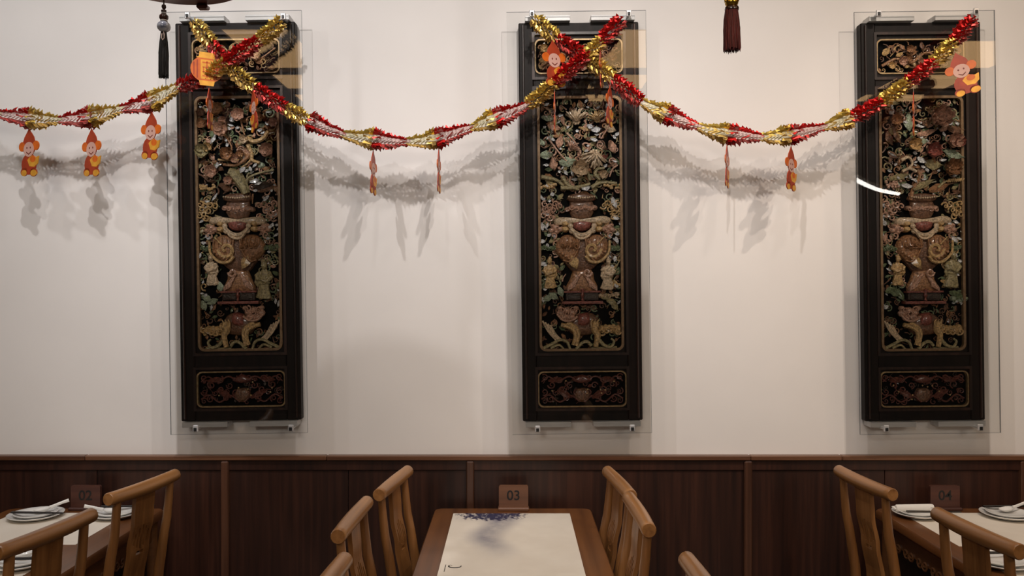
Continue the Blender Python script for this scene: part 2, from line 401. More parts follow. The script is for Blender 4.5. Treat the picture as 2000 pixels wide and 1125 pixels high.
# wainscot
def xw(px, Y=3.80): return (px-1000)/F*Y
ZCAP = EYE-(890-562.5)/F*3.775
wn = tag(empty('trim_1', (0, YW, 0)), kind='structure')
posts = [xw(-60), xw(443), xw(919), xw(1458), xw(1994)]
posts = [X0+.05]+posts+[X1-.05]
for a, b in zip(posts[:-1], posts[1:]):
    nb = max(1, round((b-a)/.62)); st = (b-a)/nb
    for k in range(nb):
        MB().box((a+st*(k+.5), -.010, ZCAP/2-.01), (st-.0025, .02, ZCAP-.03), bev=.0015).build('panel', M['wainscot'], wn, False)
for x in posts[1:-1]:
    MB().box((x, -.022, ZCAP/2-.01), (.036, .044, ZCAP-.03), bev=.005).build('post', M['wainscot_post'], wn, False)
MB().box((.5, -.014, ZCAP-.045), (X1-X0, .028, .05), bev=.003).build('top_rail', M['wainscot'], wn, False)
cuts = [X0, xw(-500), xw(172), xw(640), xw(1463), xw(1640), X1]
for a, b in zip(cuts[:-1], cuts[1:]):
    MB().box(((a+b)/2, -.0215, ZCAP-.011), (b-a-.0015, .043, .022), bev=.004).build('cap_rail', M['cap'], wn, False)

# ------------------------------------------------------------------ carved panels behind glass
PXM = 426.7
YF = 3.755          # front plane of the wooden panels
HP = 1.826; WP = .55; ZB = 1.142
TH = YW-.008-YF     # panel thickness
class Carver:
    """places carved pieces on one panel; coordinates are those of the panel's drawing, 1 unit = 1/426.7 m"""
    def __init__(s, root, ctop, cbot, mirror=False, shift=0):
        s.root = root; s.ct = ctop; s.cb = cbot; s.m = mirror; s.sh = shift; s.y = .006
    def T(s, x, y):
        u = (x-(s.ct+(y-43)/779*(s.cb-s.ct)))/PXM
        if s.m: u = -u
        return u+s.sh/PXM, (822-y)/PXM
    def P(s, x, y, h=0):
        u, v = s.T(x, y); return Vector((u, s.y-h, v))
    def put(s, mb, name, col): return mb.build(name, M[col], s.root)
    def outline(s, pts): 
        o = [s.T(*p) for p in pts]
        return o[::-1] if s.m else o
    def dome(s, name, pts, h, col, smoothn=0, base=0):
        if smoothn: pts = [(p.x, p.y) for p in catmull([Vector((a, b, 0)) for a, b in list(pts)+[pts[0]]], smoothn)][:-1]
        o = s.outline(pts); A = sum(o[i][0]*o[(i+1) % len(o)][1]-o[(i+1) % len(o)][0]*o[i][1] for i in range(len(o)))
        if A < 0: o = o[::-1]
        return s.put(MB().dome(o, s.y-base, h), name, col)
    def blob(s, name, x, y, rx, ry, h, col, ang=0, mb=None):
        own = mb is None; mb = mb or MB()
        c = s.P(x, y, 0); mb.ell(c, (rx/PXM, h, ry/PXM), (0, math.radians(ang)*(-1 if s.m else 1), 0), 10, 6)
        if own: return s.put(mb, name, col)
    def branch(s, name, pts, r0, r1, col, h=.012, mb=None, flat=.9):
        own = mb is None; mb = mb or MB()
        c = catmull([s.P(p[0], p[1], h if len(p) < 3 else p[2]) for p in pts], 5); n = len(c)
        mb.tube(c, [(r0+(r1-r0)*i/(n-1))/PXM for i in range(n)], 6, 0, flat)
        if own: return s.put(mb, name, col)
    def spiral(s, name, x, y, r, turns, th, col, a0=0, h=.014, mb=None, sgn=1, tail=None):
        pts = []; n = int(10*turns)+1
        for i in range(n):
            t = i/(n-1); a = a0+sgn*2*PI*turns*t; rr = r*(1-.86*t)
            pts.append((x+rr*math.cos(a), y+rr*math.sin(a), h*(.7+.5*t)))
        if tail: pts = [(p[0], p[1], h*.6) for p in tail]+pts
        return s.branch(name, pts, th, th*.55, col, h, mb)
    def flower(s, name, x, y, r, col, n=5, a0=0, cup=.5, h=.018):
        mb = MB(); c = s.P(x, y, h)
        for k in range(n):
            a = a0+2*PI*k/n; d = Vector((math.cos(a), 0, math.sin(a))); q = Vector((-math.sin(a), 0, math.cos(a)))
            R = r/PXM; o = Vector((0, -1, 0)); vs = []; fs = []
            wd = R*math.sin(PI/n)*1.12
            for i in range(5):
                t = i/4; wid = wd*math.sin(PI*(.16+.72*t))**.8
                for j in range(5):
                    sj = (j-2)/2
                    vs.append(c+d*(R*(.12+.9*t-.08*sj*sj))+q*(wid*sj)+o*(R*(cup*(t*t)*1.25+.42*sj*sj+.22*(k % 2)-.15)))
            for i in range(4):
                for j in range(4): fs.append((i*5+j, i*5+j+1, i*5+j+6, i*5+j+5))
            mb.add(vs, fs)
            mb.add([v+Vector((0, .0025, 0)) for v in vs], [f[::-1] for f in fs])
        mb.ell(c-Vector((0, r/PXM*.15, 0)), (r*.17/PXM,)*3, None, 8, 5)
        return s.put(mb, name, col)
    def mum(s, name, x, y, r, col, a=(200, 340), n=13, ln=1.0):
        mb = MB()
        for ring, (rr, hh, m) in enumerate(((1.0, .012, n), (.8, .02, n-2), (.58, .027, n-4))):
            for k in range(m):
                an = math.radians(a[0]+(a[1]-a[0])*(k+.5)/m+random.uniform(-5, 5)); l = r*rr*random.uniform(.85, 1.1)*ln
                p = []
                for t in (0, .3, .6, .85, 1.0):
                    p.append(s.P(x+math.cos(an)*l*t+math.sin(an)*r*.06*math.sin(t*3), y+math.sin(an)*l*t, hh+(.010+.008*(k % 2))*math.sin(t*PI*.8)+.010*t*(k % 2)))
                mb.tube(p, [r*.03/PXM, r*.05/PXM, r*.066/PXM, r*.06/PXM, r*.02/PXM], 6, 0, .8)
        for k in range(7):
            an = 2*PI*k/7; mb.ell(s.P(x+math.cos(an)*r*.2, y+math.sin(an)*r*.14, .018), (r*.12/PXM,)*3, None, 6, 4)
        return s.put(mb, name, col)
    def leaf(s, name, x, y, l, wd, ang, col, mb=None, h=.012, curl=.3):
        tilt = .75 if col == 'glint_white' else .3
        if col == 'glint_white': l *= 1.15; wd *= 1.3
        own = mb is None; mb = mb or MB(); a = math.radians(ang); d = (math.cos(a), math.sin(a)); q = (-d[1], d[0]); vs = []; fs = []
        for i in range(7):
            t = i/6; wv = wd*math.sin(PI*min(1, .06+.94*t))**.75*(1+.12*math.cos(t*26))
            for j in (-1, -.5, 0, .5, 1):
                vs.append(s.P(x+d[0]*l*(t-.5)+q[0]*wv*j, y+d[1]*l*(t-.5)+q[1]*wv*j, h+(.5-abs(j))*wd/PXM*.5+curl*l/PXM*(t-.5)**2+tilt*(d[1]*l*(t-.5)+q[1]*wv*j)/PXM))
        for i in range(6):
            for j in range(4): fs.append((i*5+j, i*5+j+1, i*5+j+6, i*5+j+5))
        mb.add(vs, fs); mb.add([v+Vector((0, .003, 0)) for v in vs], [f[::-1] for f in fs])
        if own: return s.put(mb, name, col)
    def cloud(s, name, x, y, wd, ht, col, n=6, h=.018):
        mb = MB()
        for k in range(n):
            t = (k+.5)/n-.5; rx = wd/n*random.uniform(.65, .95); ry = ht*.5*random.uniform(.7, 1.1)
            mb.ell(s.P(x+t*wd, y+random.uniform(-.22, .22)*ht, h*.3), (rx/PXM, h*random.uniform(.6, 1.1), ry/PXM), None, 8, 5)
            s.spiral('', x+t*wd, y+random.uniform(-.2, .2)*ht, ht*.34, 1.2, ht*.09, col, random.uniform(0, 6), h*1.15, mb, random.choice((-1, 1)))
        return s.put(mb, name, col)
    def figure(s, name, x, y, ht, col, face=1, lean=0, pose=0):
        """small carved attendant: head with cap, shoulders, sleeves, robe with folds; one continuous mesh"""
        mb = MB(); k = ht/100.0
        def p(dx, dy, h=.02): return s.P(x+dx*k*face+lean*(100-dy)/100*k, y+(dy-100)*k, h)
        def e(dx, dy, rx, ry, h, rz=.7): mb.ell(p(dx, dy, h), (rx*k/PXM, rx*k*rz/PXM, ry*k/PXM), None, 10, 7)
        e(0, 10, 8.5, 10.5, .030, 1); e(0, 3, 8, 5.5, .029, 1); e(1, -4, 3.5, 4, .029, 1); e(4, 11, 2.4, 3, .044, 1); e(-1, 20, 5, 5, .026)
        mb.tube([p(0, 18, .024), p(0, 34, .02), p(1, 52, .02), p(2, 70, .018), p(3, 86, .014), p(4, 98, .010)], [v*k/PXM for v in (6, 15, 14, 15, 19, 23)], 10, 0, .62)
        mb.tube([p(-11, 28, .02), p(-19, 42, .026), p(-8, 54, .036)], [v*k/PXM for v in (6.5, 7.5, 5)], 8)
        mb.tube([p(-8, 54, .036), p(4, 50, .040), p(9, 47, .040)], [v*k/PXM for v in (5, 3.6, 2.8)], 8)
        mb.tube([p(11, 28, .02), p(20, 38, .03), p(15+8*pose, 50-14*pose, .038)], [v*k/PXM for v in (6.5, 7, 4)], 8)
        mb.tube([p(18, 40, .03), p(20, 56, .028), p(17, 68, .024)], [v*k/PXM for v in (6, 7, 3)], 8, 0, .5)
        for dx in (-12, -5, 3, 10): mb.tube([p(dx*.5, 56, .028), p(dx*.9, 76, .026), p(dx*1.5+3, 97, .020)], [v*k/PXM for v in (2, 3, 3.4)], 6)
        e(-8, 99, 7, 4, .020); e(10, 99, 7, 4, .020)
        mb.tube([p(-16, 57, .03), p(0, 60, .034), p(15, 58, .03)], [2.4*k/PXM]*3, 6)
        o = s.put(mb, name, col)
        md = o.modifiers.new('weld_surface', 'REMESH'); md.mode = 'VOXEL'; md.voxel_size = .0024; md.use_smooth_shade = True
        return o
    def tracery(s, name, x0, x1, y0, y1, n, cols, seed, r=(4, 9), kind='stuff', h=.012):
        rnd = random.Random(seed); st = random.getstate(); random.seed(seed)
        for ci, col in enumerate(cols):
            mb = MB()
            for k in range(n//len(cols)):
                x = rnd.uniform(x0, x1); y = rnd.uniform(y0, y1); t = rnd.random(); rr = rnd.uniform(*r)
                if t < .4: s.spiral('', x, y, rr, rnd.uniform(.8, 1.6), rr*.2, col, rnd.uniform(0, 6.3), h*rnd.uniform(.6, 1.3), mb, rnd.choice((-1, 1)))
                elif t < .7: s.leaf('', x, y, rr*2, rr*.5, rnd.uniform(0, 180), col, mb, h*rnd.uniform(.5, 1.3))
                else:
                    a = rnd.uniform(0, 6.3); b_ = a+rnd.uniform(-1, 1)
                    s.branch('', [(x, y), (x+rr*math.cos(a), y+rr*math.sin(a)), (x+rr*(math.cos(a)+math.cos(b_)), y+rr*(math.sin(a)+math.sin(b_)))], rr*.22, rr*.1, col, h*rnd.uniform(.4, 1.2), mb)
            o = s.put(mb, name, col)
            if kind: o['kind'] = kind
        random.setstate(st)

def panel_case(xc, rot, label, ctop, cbot, mirror):
    root = empty('carved_panel', (xc, YF, ZB), (0, rot, 0))
    tag(root, label, 'carved panel', 'carved wooden door panels on the wall')
    hw = WP/2
    # openings (u half width, v0, v1) as in the drawing of the middle panel
    def v(py): return (822-py)/PXM
    top = (0.200, v(142), v(75)); main = (.192, v(685), v(187)); bot = (.202, v(795), v(726))
    # stiles and rails
    sw = .066
    for sx in (-1, 1): MB().box((sx*(hw-sw/2), TH/2, HP/2), (sw, TH, HP), bev=.004).build('stile', M['panel'], root, False)
    rails = [(0, v(800)), (v(719), v(692)), (v(170), v(152)), (v(64), HP)]
    for a, b in rails: MB().box((0, TH/2+.002, (a+b)/2), (WP-2*sw+.002, TH-.004, b-a), bev=.003).build('rail', M['panel'], root, False)
    # field boards with an opening each, set back, with stepped mouldings
    iw = hw-sw
    spans = [(v(800), v(719), bot, .012), (v(692), v(170), main, .012), (v(152), v(64), top, .012)]
    for i, (a, b, (ow, o0, o1), rad) in enumerate(spans):
        zc = (a+b)/2
        n = 5
        rad = .030 if i == 1 else .026
        inn = rrect(0, (o0+o1)/2, ow, (o1-o0)/2, rad, 4)
        outr = rrect(0, zc, max(iw, ow+.006), (b-a)/2, .0005, 4)
        MB().ring(outr, inn, .010, .022).build('field_board', M['panel'], root, False)
        m1 = rrect(0, zc, iw+.006, (b-a)/2+.006, .002, 4); m2 = rrect(0, zc, iw-.006, (b-a)/2-.006, .002, 4)
        MB().ring(m1, m2, -.004, .014).build('moulding', M['panel_warm'], root, False)
        bw = .0095 if i == 1 else .0042
        g1 = rrect(0, (o0+o1)/2, ow+.002, (o1-o0)/2+.002, rad, 4); g2 = rrect(0, (o0+o1)/2, ow-bw, (o1-o0)/2-bw, max(rad-bw, .01), 4)
        MB().ring(g1, g2, .003, .020).build('gilt_border', M['gilt'] if i == 1 else M['gilt_thin'], root, False)
        MB().box((0, .038, (o0+o1)/2), (2*ow+.02, .006, o1-o0+.02)).build('backing_board', M['backing'], root, False)
    # narrow raised fillets along the stiles
    for sx in (-1, 1): MB().box((sx*(hw-.020), -.003, HP/2), (.010, .010, HP-.02), bev=.003).build('fillet', M['panel_warm'], root, False)
    # aluminium holders above and below
    for x0, x1 in ((-.262, -.055), (.046, .262)):
        MB().box(((x0+x1)/2, .011, -.0125), (x1-x0, TH+.026, .024), bev=.001).build('lower_holder', M['steel'], root, False)
    for x0, x1 in ((-.245, -.04), (.055, .255)):
        MB().box(((x0+x1)/2, .011, HP+.0125), (x1-x0, TH+.026, .024), bev=.001).build('upper_holder', M['steel'], root, False)
    c = Carver(root, ctop, cbot, mirror); c.y = .030
    return root, c

CM = (1135, 1142.5)
def vase(c, spiral_right=True):
    """vase on its stand with lion-mask shoulders; drawing coordinates of the middle panel"""
    # rim with beads, neck, cloud band, shoulder yoke
    c.dome('vase_rim', [(1112, 388), (1118, 379), (1140, 376), (1164, 379), (1170, 388), (1160, 393), (1140, 395), (1120, 393)], .030, 'umber', 3)
    mb = MB()
    for k in range(12): mb.ell(c.P(1116+k*4.5, 384+2.5*math.sin(PI*k/11), .033), (2.0/PXM,)*3, None, 8, 5)
    c.put(mb, 'bead_row', 'tan')
    c.dome('vase_neck', [(1118, 392), (1163, 392), (1160, 424), (1122, 424)], .020, 'umber', 3)
    c.cloud('neck_scroll', 1140, 407, 62, 13, 'rose', 7, .026)
    c.dome('vase_shoulder', [(1084, 430), (1096, 423), (1120, 424), (1140, 427), (1162, 424), (1186, 421), (1200, 427), (1196, 436), (1170, 437), (1140, 436), (1112, 438), (1090, 439)], .032, 'tan', 3)
    c.dome('mask', [(1122, 432), (1140, 429), (1160, 432), (1158, 446), (1141, 452), (1124, 446)], .036, 'red', 3)
    mb = MB()
    c.branch('', [(1118, 446), (1130, 456), (1142, 459), (1154, 455), (1166, 444)], 4.5, 4, 'tan', .034, mb)
    c.branch('', [(1124, 452), (1132, 463), (1142, 466), (1153, 461), (1160, 452)], 3, 3, 'tan', .036, mb)
    for sx in (-1, 1):
        for a, b in ((23, 441), (21, 451)): mb.ell(c.P(1142+sx*a, b, .03), (5.5/PXM, .010, 5.5/PXM), None, 8, 5)
    c.put(mb, 'lion_mouth', 'tan')
    for sx in (-1, 1):
        mb = MB(); X = 1142+sx*33
        for dy, r in ((436, 8), (447, 8.5)): mb.dome([c.T(X+r*math.cos(t*PI/5)*1.0, dy+r*.75*math.sin(t*PI/5)) for t in range(10)][::(1 if c.m else -1)], c.y, .034)
        c.put(mb, 'shoulder_knob', 'gold')
        mb = MB()
        for dx, dy, r in ((44, 447, 7), (52, 444, 8), (60, 449, 6.5), (50, 452, 6), (58, 440, 5)): mb.ell(c.P(1142+sx*dx, dy, .014), (r/PXM, .016, r*.8/PXM), None, 9, 6)
        c.spiral('', 1142+sx*56, 459, 7, 1.1, 1.8, 'rose', PI*.5, .024, mb, sx)
        c.spiral('', 1142+sx*48, 446, 6, 1.3, 1.5, 'rose', 0, .032, mb, -sx)
        c.put(mb, 'lion_head', 'rose')
    # twin lobed belly
    c.dome('vase_belly', [(1140, 460), (1122, 456), (1102, 464), (1093, 482), (1098, 502), (1112, 518), (1122, 530), (1140, 534), (1160, 528), (1176, 514), (1192, 500), (1197, 480), (1186, 462), (1164, 456)], .024, 'umber', 3)
    for sx in (-1, 1):
        c.dome('belly_lobe', [(1142+sx*4, 470), (1142+sx*16, 460), (1142+sx*34, 458), (1142+sx*50, 472), (1142+sx*52, 490), (1142+sx*38, 508), (1142+sx*20, 514), (1142+sx*6, 500)], .036, 'brown', 3)
    mb = MB()
    for sx in (-1, 1):
        for k in range(5):
            c.branch('', [(1142+sx*(12+k*8), 462+abs(k-2)*2.2), (1142+sx*(10+k*8.4), 470+k), (1142+sx*(13+k*7.6), 480+k*1.2, .036)], 1.6, .8, 'rose', .040, mb)
        c.branch('', [(1142+sx*6, 466), (1142+sx*10, 490), (1142+sx*24, 510), (1142+sx*38, 508)], 1.8, 1.4, 'rose', .036, mb)
        for k in range(4): mb.ell(c.P(1142+sx*(44-k*6), 492+k*4.2, .036), (3.2/PXM, .006, 3.0/PXM), None, 7, 5)
    c.put(mb, 'belly_ridges', 'brown')
    sx = 1 if spiral_right else -1
    mb = MB()
    c.spiral('', 1142+sx*20, 487, 17, 1.25, 4.6, 'gold', 0 if sx > 0 else PI, .042, mb, sx, [(1142+sx*50, 468), (1142+sx*46, 492), (1142+sx*36, 505)][::1] if False else None)
    c.branch('', [(1142+sx*53, 470), (1142+sx*51, 494), (1142+sx*34, 511), (1142+sx*16, 511), (1142+sx*6, 500)], 2.4, 3.4, 'gold', .038, mb)
    c.branch('', [(1142+sx*28, 478), (1142+sx*42, 463)], 1.6, 1, 'gold', .042, mb)
    c.put(mb, 'scroll_handle', 'gold')
    c.cloud('belly_cloud', 1142-sx*24, 480, 34, 18, 'brown' if sx > 0 else 'rose', 4, .046)
    c.leaf('belly_leaf', 1142-sx*17, 510, 34, 9, 70 if sx > 0 else 110, 'gold', None, .036)
    c.spiral('foot_curl', 1142+sx*10, 532, 9, 1.2, 3, 'rose', 0, .038, None, sx)
    # flared foot with feather folds
    c.dome('vase_foot', [(1124, 528), (1160, 526), (1166, 545), (1172, 570), (1112, 570), (1118, 545)], .022, 'brown', 2)
    mb = MB()
    for k in range(6):
        for sd in (-1, 1):
            c.branch('', [(1142+sd*(3+k*1.5), 534+k*3), (1142+sd*(12+k*2.8), 545+k*3), (1142+sd*(15+k*2.6), 560+k*1.6)], 2.4, 1.6, 'rose', .028, mb)
    c.put(mb, 'foot_feathers', 'rose')
    # stand
    c.put(MB().box(c.P(1142, 579, .012), (64/PXM, .03, 15/PXM), bev=.002), 'stand_box', 'dark')
    for dx in (-16, 16): c.put(MB().box(c.P(1142+dx, 579, .030), (24/PXM, .006, 10/PXM), bev=.001), 'stand_panel', 'dark')
    c.put(MB().box(c.P(1142, 570, .020), (72/PXM, .034, 3.5/PXM), bev=.001), 'stand_rail', 'red')
    c.put(MB().box(c.P(1142, 591, .020), (80/PXM, .040, 5.5/PXM), bev=.001), 'stand_shelf', 'red')
    mb = MB(); mb.lathe([(.001, -.030), (.008, -.028), (.004, -.016), (.009, -.004), (.005, .008), (.010, .022), (.001, .026)], 10, c.P(1142, 575, .036)); c.put(mb, 'stand_finial', 'red')
    # elephant-like beast carrying the stand
    c.dome('beast_body', [(1112, 640), (1118, 622), (1140, 612), (1160, 612), (1172, 622), (1174, 648), (1150, 656), (1124, 654)], .028, 'umber', 3)
    c.dome('saddle_cloth', [(1134, 614), (1154, 610), (1158, 628), (1152, 637), (1132, 636)], .040, 'red', 2)
    mb = MB()
    for dx, dy, r in ((1100, 612, 9), (1112, 606, 8), (1124, 610, 8), (1108, 620, 9), (1120, 620, 9), (1098, 602, 6), (1130, 602, 6)): mb.ell(c.P(dx, dy, .020), (r/PXM, .02, r*.85/PXM), None, 9, 6)
    for dx, dy in ((1102, 606), (1113, 612), (1124, 604), (1118, 620), (1105, 619)): c.spiral('', dx, dy, 7, 1.4, 1.7, 'tan', random.uniform(0, 6), .042, mb, random.choice((-1, 1)))
    c.branch('', [(1092, 613), (1104, 625), (1120, 626), (1132, 618)], 2.2, 2.2, 'tan', .042, mb)
    c.put(mb, 'beast_head', 'rose')
    mb = MB()
    c.branch('', [(1100, 634), (1114, 638), (1126, 646), (1128, 660), (1124, 674)], 4.5, 4, 'gold', .032, mb)
    c.branch('', [(1112, 630), (1128, 640), (1134, 652), (1130, 676)], 5, 4, 'gold', .028, mb)
    c.branch('', [(1168, 628), (1166, 644), (1172, 656), (1168, 678)], 8, 5, 'gold', .030, mb)
    for dx in (1160, 1166, 1172): c.branch('', [(dx, 640), (dx-1, 630), (dx+2, 624)], 2.5, 1, 'gold', .040, mb)
    c.put(mb, 'beast_legs', 'gold')
    mb = MB()
    c.branch('', [(1066, 680), (1082, 672), (1098, 664), (1112, 668), (1118, 682)], 3.4, 2.6, 'olive', .024, mb)
    c.branch('', [(1130, 682), (1142, 670), (1152, 668), (1160, 676)], 3.4, 3, 'olive', .026, mb)
    c.branch('', [(1174, 664), (1186, 676), (1198, 678), (1204, 668), (1198, 662)], 4, 2, 'tan', .028, mb)
    c.branch('', [(1080, 680), (1096, 674), (1106, 682)], 3, 2, 'olive', .02, mb)
    c.branch('', [(1160, 682), (1180, 682), (1210, 680)], 4, 3, 'umber', .016, mb)
    c.put(mb, 'rock_ground', 'olive')
    c.cloud('rock_mass', 1196, 646, 40, 22, 'gold', 5, .026)
    mb = MB()
    for k in range(4): c.branch('', [(1064+k*5, 626+k*3), (1076+k*5, 648+k*2), (1090+k*4, 664)], 2.2, 1.5, 'tan', .022, mb)
    c.put(mb, 'rock_spines', 'tan')
    # cloud strips at the sides
    c.cloud('side_cloud', 1074, 484, 32, 13, 'green', 5, .022); c.cloud('side_cloud', 1200, 484, 30, 13, 'green', 5, .022)
    for sx in (-1, 1):
        mb = MB(); X = 1141+sx*52
        for dx, dy in ((0, 398), (10, 402), (-8, 402), (16, 408), (4, 410), (12, 416), (18, 398), (20, 420), (8, 424)):
            c.spiral('', X+sx*dx*1.1, dy, 7, 1.3, 1.9, 'gold', random.uniform(0, 6), .026, mb, random.choice((-1, 1)))
        c.put(mb, 'cloud_scroll', 'rose' if sx < 0 else 'gold')

def filler(c, seed, ytop=196):
    c.tracery('carved_tracery', 1064, 1218, ytop, 378, 310, ('umber', 'green', 'brown', 'rose', 'olive'), seed, (4, 10), 'stuff', .011)
    c.tracery('carved_tracery', 1064, 1104, 380, 560, 96, ('umber', 'rose', 'green', 'olive'), seed+1, (4, 9), 'stuff', .010)
    c.tracery('carved_tracery', 1182, 1218, 380, 560, 96, ('umber', 'gold', 'green', 'olive'), seed+2, (4, 9), 'stuff', .010)
    c.tracery('carved_tracery', 1064, 1218, 560, 682, 150, ('umber', 'green', 'umber', 'brown'), seed+3, (3, 8), 'stuff', .008)
    rnd = random.Random(seed+5); mb = MB()
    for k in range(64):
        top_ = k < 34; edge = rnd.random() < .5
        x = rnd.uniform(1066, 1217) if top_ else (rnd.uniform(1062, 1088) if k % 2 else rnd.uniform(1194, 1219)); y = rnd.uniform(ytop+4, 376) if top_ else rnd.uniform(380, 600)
        c.leaf('', x, y, rnd.uniform(5, 13), rnd.uniform(1.2, 3), rnd.uniform(0, 180), 'glint_white', mb, .016)
    o = c.put(mb, 'glint_sliver', 'glint_white'); o['kind'] = 'stuff'  # random near-white slivers, glints put in as painted pieces
def small_fields(c, seed, bright=1):
    """upper field: gilt scrollwork and flowers; lower field: dark red scrollwork in mirror symmetry"""
    rnd = random.Random(seed)
    c.tracery('carved_tracery', 1058, 1214, 84, 134, 90, ('brown', 'umber', 'gold') if bright else ('umber', 'brown'), seed, (4, 9), 'stuff', .014)
    for k in range(7):
        c.flower('carved_blossom', rnd.uniform(1066, 1208), rnd.uniform(88, 130), rnd.uniform(7, 11), rnd.choice(('brown', 'rose', 'gold')), 5, rnd.uniform(0, 6), .6, .016)
    c.branch('carved_branch', [(1062, 126), (1090, 112), (1120, 120), (1150, 100), (1180, 112), (1212, 92)], 3, 1.5, 'brown', .014)
    for i in range(3):
        c.leaf('carved_leaf', 1075+i*50+rnd.uniform(-8, 8), 100+rnd.uniform(-8, 18), 24, 6, rnd.uniform(-50, 50), rnd.choice(('gold', 'brown')), None, .016)
    for side in (-1, 1):
        mb = MB(); X = 1142
        def sx(d): return X+side*d
        for d, y, r in ((74, 738, 7), (60, 752, 8), (74, 766, 7), (62, 780, 7), (44, 742, 8), (40, 762, 9), (24, 754, 7), (30, 778, 8), (14, 740, 6), (12, 768, 7), (74, 784, 6), (52, 768, 6)):
            c.spiral('', sx(d), y, r, 1.3, r*.2, 'russet', rnd.uniform(0, 6.3), .016, mb, side*rnd.choice((-1, 1)))
        c.branch('', [(sx(6), 748), (sx(26), 736), (sx(48), 746), (sx(66), 736), (sx(80), 746)], 2, 1.4, 'russet', .014, mb)
        c.branch('', [(sx(4), 786), (sx(22), 774), (sx(44), 786), (sx(64), 772), (sx(80), 780)], 2.2, 1.6, 'russet', .014, mb)
        c.put(mb, 'carved_scroll', 'russet')
        c.leaf('carved_leaf', sx(34), 770, 34, 6, -28*side, 'russet', None, .016)
        c.leaf('carved_leaf', sx(52), 742, 30, 5, 8*side, 'russet', None, .014)
    c.dome('carved_bat', [(1122, 744), (1130, 737), (1142, 733), (1154, 737), (1162, 744), (1154, 748), (1142, 750), (1130, 748)], .022, 'russet', 3)
    c.dome('carved_vase', [(1132, 760), (1152, 760), (1158, 772), (1150, 786), (1134, 786), (1126, 772)], .022, 'umber', 3)
    c.tracery('carved_tracery', 1064, 1220, 734, 788, 60, ('russet', 'dark'), seed+9, (3, 6), 'stuff', .010)
    mb = MB()
    for k in range(9): mb.ell(c.P(rnd.uniform(1080, 1205), rnd.uniform(740, 788), .018), (1.8/PXM,)*3, None, 6, 4)
    c.put(mb, 'gilt_bead', 'gold')

# middle panel: chrysanthemums and lilies
root2, c = panel_case(.3246, -.011, 'dark carved wooden panel with spidery chrysanthemums above its vase, middle of the three', *CM, False)
vase(c, True); filler(c, 21); small_fields(c, 31)
c.mum('chrysanthemum', 1131, 236, 27, 'tan', (215, 330)); c.mum('chrysanthemum', 1166, 298, 32, 'tan', (30, 175), 14); c.mum('chrysanthemum', 1172, 234, 20, 'gold', (190, 330))
c.mum('chrysanthemum', 1120, 290, 18, 'rose', (250, 380), 9)
for a in (((1075, 268), (1100, 300), (1116, 318)), ((1112, 258), (1128, 276), (1140, 300)), ((1204, 230), (1192, 250), (1180, 270)), ((1212, 322), (1202, 330), (1196, 345))): c.branch('flower_stem', a, 2, 1.4, 'rose', .018)
for x, y, l, wd, an, col in ((1075, 228, 26, 6, 10, 'jade'), (1088, 246, 28, 7, 20, 'rose'), (1098, 276, 26, 7, 100, 'rose'), (1073, 300, 26, 9, -5, 'jade'), (1114, 314, 34, 10, -8, 'jade'), (1086, 320, 22, 8, 80, 'rose'),
        (1202, 286, 28, 8, 70, 'rose'), (1198, 250, 24, 8, 25, 'tan'), (1150, 250, 30, 4, 12, 'gold'), (1104, 232, 24, 4, 80, 'rose'), (1186, 306, 22, 5, -40, 'red'), (1064, 276, 16, 5, 60, 'jade')):
    c.leaf('carved_leaf', x, y, l, wd, an, col, None, .016)
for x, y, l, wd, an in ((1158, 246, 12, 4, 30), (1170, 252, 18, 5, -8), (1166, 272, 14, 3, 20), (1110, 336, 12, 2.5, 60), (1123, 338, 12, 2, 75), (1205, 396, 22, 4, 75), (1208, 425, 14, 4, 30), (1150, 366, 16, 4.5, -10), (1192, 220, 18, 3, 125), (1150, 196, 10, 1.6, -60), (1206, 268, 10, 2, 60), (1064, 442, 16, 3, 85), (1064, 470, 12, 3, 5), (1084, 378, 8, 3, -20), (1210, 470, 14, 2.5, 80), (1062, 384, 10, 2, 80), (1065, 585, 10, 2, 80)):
    c.leaf('glint_petal', x, y, l, wd, an, 'glint_white', None, .024)  # white glints and lit openings painted as small petals
c.flower('lily', 1137, 330, 17, 'tan', 6, .3, .9, .018)
for p in (((1104, 344), (1112, 358), (1126, 366), (1136, 370)), ((1136, 352), (1142, 338), (1152, 336), (1158, 352)), ((1100, 366), (1124, 366), (1146, 362), (1158, 358)), ((1062, 344), (1090, 350), (1106, 362)), ((1178, 350), (1168, 340), (1172, 330), (1186, 328)), ((1160, 366), (1180, 356), (1210, 358))):
    c.branch('carved_branch', p, 4.5, 2.6, 'olive', .022)
c.flower('small_bloom', 1183, 341, 9, 'tan', 7, 0, .6, .022)
for x, y in ((1076, 362), (1200, 362)):
    mb = MB()
    for k in range(16): mb.ell(c.P(x+random.uniform(-17, 17), y+random.uniform(-5, 5), .016), (3.4/PXM, .007, 2.8/PXM), None, 7, 5)
    c.put(mb, 'seed_cluster', 'gold')
c.figure('attendant_figure', 1193, 566, 60, 'tan', -1, 0, 1); c.figure('attendant_figure', 1078, 562, 58, 'gold', 1, 0, 0)
for x, y, an in ((1074, 582, -20), (1086, 578, 30), (1100, 570, 70), (1190, 580, -10), (1200, 590, 20), (1206, 598, 60)): c.leaf('carved_leaf', x, y, 22, 6, an, 'jade' if x < 1150 else 'olive', None, .018)
c.cloud('low_cloud', 1194, 578, 40, 12, 'tan', 5, .022)

